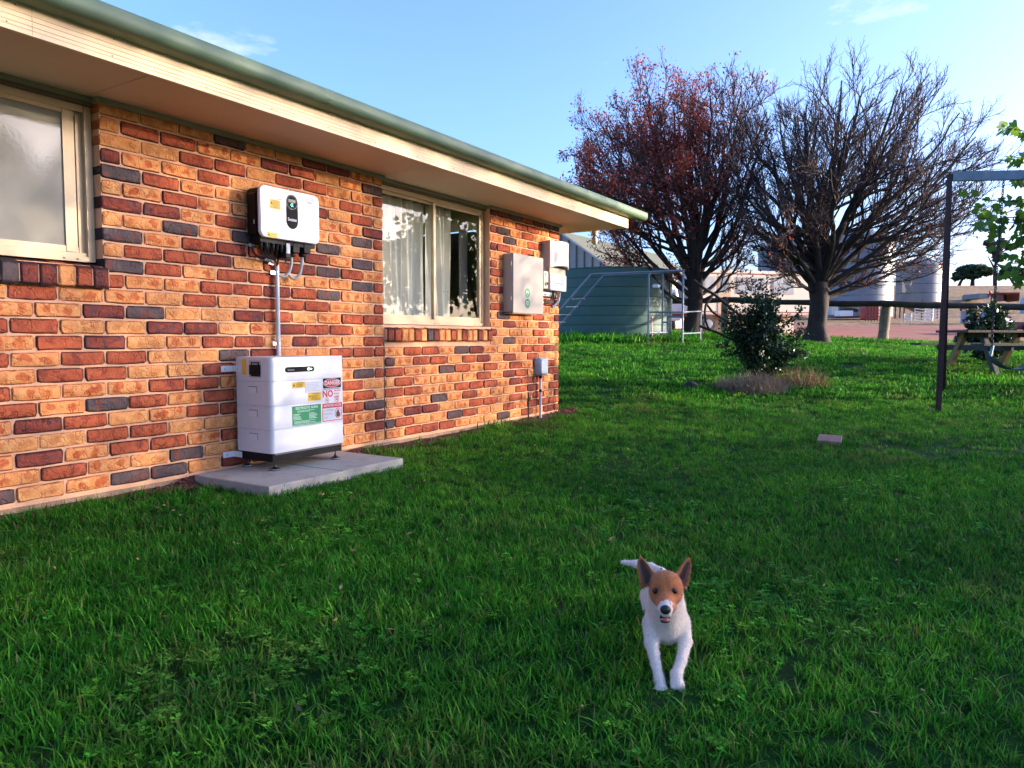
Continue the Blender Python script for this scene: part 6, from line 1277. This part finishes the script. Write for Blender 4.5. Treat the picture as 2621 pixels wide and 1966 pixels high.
# row of dense shade trees right of the camera, seen in the window reflections and casting the lawn's shade
M_shade = leaf_mat('shade_leaf', (.014, .040, .014), (.035, .085, .025), .2, .5, .7)
labs = ['dense evergreen shade tree standing nearest the swing, outside the view', 'dense evergreen shade tree second from the swing, outside the view', 'dense evergreen shade tree third from the swing, outside the view', 'dense evergreen shade tree fourth from the swing, outside the view', 'dense evergreen shade tree at the far end of the row, behind the camera']
LB = None
for i, (d, rr) in enumerate(((6.6, 15.8), (3.3, 16.6), (.0, 15.8), (-3.3, 16.6), (-6.6, 15.8))):
    g_ = on_ground(d, rr); k = thing('shade_tree', labs[i], 'tree', g_, 'shade trees beside the lawn')
    if LB is None:
        rg = np.random.default_rng(4); N_ = 46000; th = rg.uniform(0, 6.28, N_); z = rg.uniform(0, 1, N_) ** .9; prof_ = np.clip(np.sin(np.pi * np.clip(z * .80 + .18, 0, 1)) ** .5, .2, 1) * 2.75; rad_ = prof_ * rg.uniform(.0, 1, N_) ** .5 * (1 + .10 * np.sin(3 * th + 6 * z)); C_ = np.stack([rad_ * np.cos(th), rad_ * np.sin(th), -.1 + z * 6.5], 1)
        A = rg.normal(size=(N_, 3)); A /= np.linalg.norm(A, axis=1, keepdims=True); B_ = np.cross(A, rg.normal(size=(N_, 3))); B_ /= np.linalg.norm(B_, axis=1, keepdims=True); s_ = rg.uniform(.032, .052, (N_, 1)); V = np.stack([C_ - A * s_, C_ + B_ * s_ * .5, C_ + A * s_, C_ - B_ * s_ * .5], 1).reshape(-1, 3)
        o = np_mesh('crown', V + np.array(g_), np.arange(4 * N_).reshape(-1, 4), M_shade, k); LB = o.data
        q = MB(); q.tube([g_ + np.array([0, 0, zz]) for zz in (-.1, 2, 4, 6)], [.22, .17, .12, .05], 10); tk_ = q.build('trunk', M_bark, k, 60); TB = tk_.data
    else:
        for nm, me in (('crown', LB), ('trunk', TB)): o = bpy.data.objects.new(nm, me); COL.objects.link(o); o.parent = k
        k.rotation_euler = (0, 0, i * 1.3)
# trees on the crest
M_far = leaf_mat('far_foliage', (.016, .045, .022), (.045, .085, .035), .2, .6, .4); M_gum = leaf_mat('gum_foliage', (.06, .075, .05), (.13, .14, .095), .2, .6, .4)
def far_tree(label, d, px, base_dx, lumps, trunk_pts, mt_, n_, size, seed, extra=()):
    rg = np.random.default_rng(seed); g_ = on_ground(d, P2(px, d)); k = thing('hill_tree', label, 'tree', g_, 'trees on the crest of the hill'); s1 = d / FPX
    q = MB()
    for tp, r0, r1 in trunk_pts: q.tube([at(x, y_, d) if y_ < 720 else np.array([*at(x, y_, d)[:2], at(x, y_, d)[2]]) for x, y_ in tp], np.linspace(r0, r1, len(tp)), 7)
    q.build('trunk', M_bark, k, 60); C_ = []
    for cx, cy, rx, ry, w in lumps:
        m_ = int(n_ * w); u = rg.normal(size=(m_, 3)); u /= np.linalg.norm(u, axis=1, keepdims=True); u *= rg.uniform(.35, 1, (m_, 1)) ** .5; c_ = at(cx, cy, d); C_.append(c_ + RH * (u[:, :1] * rx * s1) + FH * (u[:, 1:2] * rx * s1) + np.array([0, 0, 1.]) * (u[:, 2:] * ry * s1))
    C_ = np.concatenate(C_); N_ = len(C_); A = rg.normal(size=(N_, 3)); A[:, 2] *= .5; A /= np.linalg.norm(A, axis=1, keepdims=True); B_ = np.cross(A, rg.normal(size=(N_, 3))); B_ /= np.linalg.norm(B_, axis=1, keepdims=True); s_ = rg.uniform(.6, 1.2, (N_, 1)) * size
    V = np.stack([C_ - A * s_, C_ + B_ * s_ * .5, C_ + A * s_, C_ - B_ * s_ * .5], 1).reshape(-1, 3); o = np_mesh('crown', V, np.arange(4 * N_).reshape(-1, 4), mt_, k); o['kind'] = 'stuff'; return k
far_tree('dark flat crowned tree with a leaning left trunk on the hill crest', 150, 2490, 0, [(2490, 690, 36, 12, .4), (2465, 702, 22, 9, .25), (2520, 695, 22, 11, .25), (2480, 708, 30, 6, .1), (2448, 712, 10, 5, .05)], [([(2489, 733), (2490, 715), (2484, 700)], .45, .25), ([(2489, 718), (2505, 702)], .3, .15), ([(2454, 734), (2459, 722), (2468, 708)], .35, .2)], M_far, 2600, .55, 1)
far_tree('tall thin grey gum tree behind the swing chain on the hill', 165, 2548, 0, [(2548, 634, 19, 16, .35), (2565, 622, 12, 8, .15), (2530, 622, 11, 7, .15), (2555, 660, 14, 12, .2), (2588, 632, 14, 8, .15)], [([(2547, 733), (2546, 700), (2550, 660), (2560, 625)], .45, .15), ([(2548, 665), (2530, 630)], .25, .1), ([(2547, 690), (2528, 655)], .25, .08), ([(2552, 655), (2590, 630)], .2, .08)], M_gum, 900, .55, 2)
far_tree('small dark spreading tree right of the gum tree on the hill', 150, 2590, 0, [(2590, 695, 26, 12, .6), (2570, 705, 18, 8, .25), (2612, 700, 16, 8, .15)], [([(2600, 732), (2592, 722), (2580, 705)], .3, .15), ([(2592, 722), (2605, 700)], .2, .1)], M_far, 1300, .5, 3)
far_tree('low dark bushes on the hill at the right edge', 155, 2640, 0, [(2630, 700, 22, 16, .6), (2660, 690, 30, 24, .4)], [([(2640, 733), (2640, 705)], .3, .2)], M_far, 1200, .6, 4)

# ------------------------------------------------------------------ grass
M_grass = None
mt, n, l, b_ = nodes('grass_blade'); p = POS(n); oi = n.new('ShaderNodeObjectInfo').outputs['Random']
uvn = n.new('ShaderNodeUVMap').outputs['UV']; sp = n.new('ShaderNodeSeparateXYZ'); l.new(uvn, sp.inputs[0])
base_ = RAMP(n, l, MATH(n, l, 'ADD', MATH(n, l, 'MULTIPLY', oi, .6), MATH(n, l, 'MULTIPLY', NZ(n, l, p, .9, 3), .5)), [(.2, (.027, .165, .014)), (.55, (.054, .265, .017)), (.85, (.125, .330, .026))])
base_ = MIX(n, l, 1.0, base_, RAMP(n, l, MATH(n, l, 'FRACT', MATH(n, l, 'MULTIPLY', sp.outputs[0], 7.31)), [(0, .50), (.6, 1.0), (1.0, 1.75)]), 'MULTIPLY')
dry = RAMP(n, l, NZ(n, l, p, .75, 5, .62), [(.52, 0), (.66, .6)]); base_ = MIX(n, l, 1.0, base_, RAMP(n, l, NZ(n, l, p, .55, 4, .6), [(.34, (.62, .68, .8)), (.50, (1, 1, 1)), (.66, (1.75, 1.38, 1.1))]), 'MULTIPLY')
dry = MATH(n, l, 'MULTIPLY', dry, RAMP(n, l, oi, [(.25, 0), (.6, 1)]))
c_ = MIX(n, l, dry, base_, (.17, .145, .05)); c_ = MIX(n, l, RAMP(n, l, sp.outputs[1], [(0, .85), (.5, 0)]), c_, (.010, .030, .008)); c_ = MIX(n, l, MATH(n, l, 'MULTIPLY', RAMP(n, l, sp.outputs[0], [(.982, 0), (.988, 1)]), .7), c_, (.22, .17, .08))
l.new(c_, b_.inputs['Base Color']); b_.inputs['Roughness'].default_value = .5; b_.inputs['Specular IOR Level'].default_value = .07
tr = n.new('ShaderNodeBsdfTranslucent'); l.new(c_, tr.inputs['Color']); mx = n.new('ShaderNodeMixShader'); mx.inputs[0].default_value = .32; l.new(b_.outputs[0], mx.inputs[1]); l.new(tr.outputs[0], mx.inputs[2]); l.new(mx.outputs[0], n['Material Output'].inputs['Surface']); M_grass = mt
rq = random.Random(44); V = []; F = []
for _ in range(520):
    d_ = rq.uniform(1.6, 9.5); r2 = rq.uniform(-.75, .75) * d_; p0 = on_ground(d_, r2, rq.uniform(.012, .045))
    if p0[1] > -.1 and p0[0] < 3.1: continue
    s_ = rq.uniform(.006, .017); a_ = nrm(np.array([rq.gauss(0, 1), rq.gauss(0, 1), rq.gauss(0, .3)])); w_ = perp(a_, rq); o_ = len(V); V += [p0 - a_ * s_, p0 + w_ * s_ * .45, p0 + a_ * s_, p0 - w_ * s_ * .45]; F.append((o_, o_ + 1, o_ + 2, o_ + 3))
o = np_mesh('leaf_litter', np.array(V), np.array(F), mat('dry_litter', (.22, .13, .06), .8, .4, 40)); tag(o, 'scattered dry brown leaf bits lying in the lawn', 'leaf litter', kind='stuff')
clumps = bpy.data.collections.new('grass_clumps')
def make_clump(i, nb, hgt, spread, wd, segs=3):
    r_ = random.Random(100 + i); V = []; F = []; U = []
    for _ in range(nb):
        a = r_.uniform(0, 6.28); q_ = spread * r_.random() ** .5; p0 = np.array([q_ * math.cos(a), q_ * math.sin(a), -.008]); L_ = hgt * r_.uniform(.45, 1.25); b = r_.uniform(0, 6.28); di = np.array([math.cos(b), math.sin(b), 0]); lean = r_.uniform(.1, .95); w = np.cross(di, (0, 0, 1)) * wd * r_.uniform(.6, 1.2); o = len(V); sd_ = r_.random()
        for j in range(segs + 1):
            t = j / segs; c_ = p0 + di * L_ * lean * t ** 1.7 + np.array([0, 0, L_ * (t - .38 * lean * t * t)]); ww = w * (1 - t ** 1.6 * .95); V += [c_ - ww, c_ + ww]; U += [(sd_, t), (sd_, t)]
        for j in range(segs): F.append((o + 2 * j, o + 2 * j + 1, o + 2 * j + 3, o + 2 * j + 2))
    me = bpy.data.meshes.new('grass_clump'); me.from_pydata([tuple(v) for v in V], [], F); uv = me.uv_layers.new(name='UVMap'); 
    for lp in me.loops: uv.data[lp.index].uv = U[lp.vertex_index]
    me.materials.append(M_grass); o = bpy.data.objects.new('grass_clump_%02d' % i, me); clumps.objects.link(o)
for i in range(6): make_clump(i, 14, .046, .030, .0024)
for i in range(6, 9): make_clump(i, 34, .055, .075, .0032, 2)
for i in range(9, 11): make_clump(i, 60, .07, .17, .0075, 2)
def make_clover(i):
    r_ = random.Random(300 + i); V = []; F = []; U = []
    for _ in range(9):
        a, q_ = r_.uniform(0, 6.28), .03 * r_.random() ** .5; c0 = np.array([q_ * math.cos(a), q_ * math.sin(a), r_.uniform(.016, .034)]); sd_ = r_.random() * .9
        for k in range(3):
            b = a + k * 2.094; di = np.array([math.cos(b), math.sin(b), .25]); w = np.array([-math.sin(b), math.cos(b), 0]); s_ = r_.uniform(.006, .009); o = len(V); V += [c0, c0 + di * s_ * .7 + w * s_ * .55, c0 + di * s_ * 1.25, c0 + di * s_ * .7 - w * s_ * .55]; U += [(sd_, .6)] * 4; F.append((o, o + 1, o + 2, o + 3))
    me = bpy.data.meshes.new('clover'); me.from_pydata([tuple(v) for v in V], [], F); uv = me.uv_layers.new(name='UVMap')
    for lp in me.loops: uv.data[lp.index].uv = U[lp.vertex_index]
    me.materials.append(M_grass); o = bpy.data.objects.new('grass_clump_%02d' % i, me); clumps.objects.link(o)
for i in (11, 12): make_clover(i)
def scatter(d0, d1, dens, margin, idx0, idx1, smin, smax):
    r0, r1 = -.704 * d1 - margin, .704 * d1 + margin; N_ = int((d1 - d0) * (r1 - r0) * dens); d = rng.uniform(d0, d1, N_); r = rng.uniform(r0, r1, N_); k = np.abs(r) < .704 * d + margin; d, r = d[k], r[k]
    P = CAM + d[:, None] * FH + r[:, None] * RH; P[:, 2] = ground_z(d, r); x, y = P[:, 0], P[:, 1]
    k = ~((x < 3.02) & (x > -7.2) & (y > -.015)); edge = .055 + .05 * np.sin(x * 3.1) + .03 * np.sin(x * 11 + 1) + np.where((x > .0) & (x < 1.2), .06, 0)
    k &= ~((y > -edge) & (x > -3.2) & (x < 3.25) & (y < .5) & (rng.random(len(x)) < np.where((x > -2.2) & (x < 2.6), .97, .6))); k &= ~((x > -1.80) & (x < -.615) & (y > -.722)); k &= ~((x > -.62) & (x < -.3) & (y > -.35 + (x + .62) * .8) & (rng.random(len(x)) < .85)); k &= ~((x > -2.1) & (x < -1.79) & (y > -.22) & (rng.random(len(x)) < .8))
    bare = np.sin(x * 1.3 + 2) * np.sin(y * 1.7 - 1) + .5 * np.sin(x * 4.1 - y * 3.3); fx, fy = d - 7.6, r - 2.7
    thin = ((bare > .75) & (d > 4.5)) | ((d > 5.2) & (d < 6.6) & (r > 3.0) & (bare > -.3)); k &= ~(thin & (rng.random(len(x)) < .55)); k &= d < LAWN_END
    P = P[k]; n_ = len(P); d = d[k]; sc = rng.uniform(smin, smax, n_); 
    tall = (np.abs(P[:, 1] + .06) < .14) & (P[:, 0] > -4) & (P[:, 0] < -2.0); sc = np.where(tall, sc * 1.35, sc); tall2 = (np.abs(P[:, 1] + .06) < .12) & (np.abs(P[:, 0] - 1.75) < .35); sc = np.where(tall2, sc * 2.0, sc)
    lush = np.clip(np.sin(P[:, 0] * .9 + 1) * np.sin(P[:, 1] * 1.1 + .5), -1, 1); sc *= 1 + .22 * lush; dd2, rr2 = todr(P); tk2 = np.hypot(dd2 - 20.3, rr2 - 2.72); sc = np.where((tk2 < 2.9) & (tk2 > 1.6), sc * 2.6, sc); sc = np.where((dd2 > 19) & (rr2 > 6), sc * 1.5, sc)
    sc = np.where(np.hypot(P[:, 0] + 2.79, P[:, 1] + 3.46) < .10, sc * .5, sc)
    ii = rng.integers(idx0, idx1, n_)
    if d1 < 6:
        cl = (rng.random(n_) < np.clip(.05 + .30 * (np.sin(P[:, 0] * 2.7 + 1) * np.sin(P[:, 1] * 3.1) - .35), .02, .3)); ii = np.where(cl, rng.integers(11, 13, n_), ii)
    return P, sc, ii
parts_ = [scatter(.9, 3.2, 1050, 2.0, 0, 6, .75, 1.3), scatter(3.2, 5.5, 620, 2.2, 0, 6, .8, 1.35), scatter(5.5, 9.5, 150, 3.0, 6, 9, .75, 1.25), scatter(9.5, LAWN_END, 42, 4.0, 9, 11, .7, 1.2)]
P = np.concatenate([p_[0] for p_ in parts_]); sc = np.concatenate([p_[1] for p_ in parts_]); ix = np.concatenate([p_[2] for p_ in parts_])
me = bpy.data.meshes.new('lawn_grass'); me.vertices.add(len(P)); me.vertices.foreach_set('co', P.ravel())
a_ = me.attributes.new('scl', 'FLOAT', 'POINT'); a_.data.foreach_set('value', sc); a_ = me.attributes.new('idx', 'INT', 'POINT'); a_.data.foreach_set('value', ix.astype(np.int32))
rot = np.stack([rng.normal(0, .12, len(P)), rng.normal(0, .12, len(P)), rng.uniform(0, 6.28, len(P))], 1); a_ = me.attributes.new('rot', 'FLOAT_VECTOR', 'POINT'); a_.data.foreach_set('vector', rot.ravel())
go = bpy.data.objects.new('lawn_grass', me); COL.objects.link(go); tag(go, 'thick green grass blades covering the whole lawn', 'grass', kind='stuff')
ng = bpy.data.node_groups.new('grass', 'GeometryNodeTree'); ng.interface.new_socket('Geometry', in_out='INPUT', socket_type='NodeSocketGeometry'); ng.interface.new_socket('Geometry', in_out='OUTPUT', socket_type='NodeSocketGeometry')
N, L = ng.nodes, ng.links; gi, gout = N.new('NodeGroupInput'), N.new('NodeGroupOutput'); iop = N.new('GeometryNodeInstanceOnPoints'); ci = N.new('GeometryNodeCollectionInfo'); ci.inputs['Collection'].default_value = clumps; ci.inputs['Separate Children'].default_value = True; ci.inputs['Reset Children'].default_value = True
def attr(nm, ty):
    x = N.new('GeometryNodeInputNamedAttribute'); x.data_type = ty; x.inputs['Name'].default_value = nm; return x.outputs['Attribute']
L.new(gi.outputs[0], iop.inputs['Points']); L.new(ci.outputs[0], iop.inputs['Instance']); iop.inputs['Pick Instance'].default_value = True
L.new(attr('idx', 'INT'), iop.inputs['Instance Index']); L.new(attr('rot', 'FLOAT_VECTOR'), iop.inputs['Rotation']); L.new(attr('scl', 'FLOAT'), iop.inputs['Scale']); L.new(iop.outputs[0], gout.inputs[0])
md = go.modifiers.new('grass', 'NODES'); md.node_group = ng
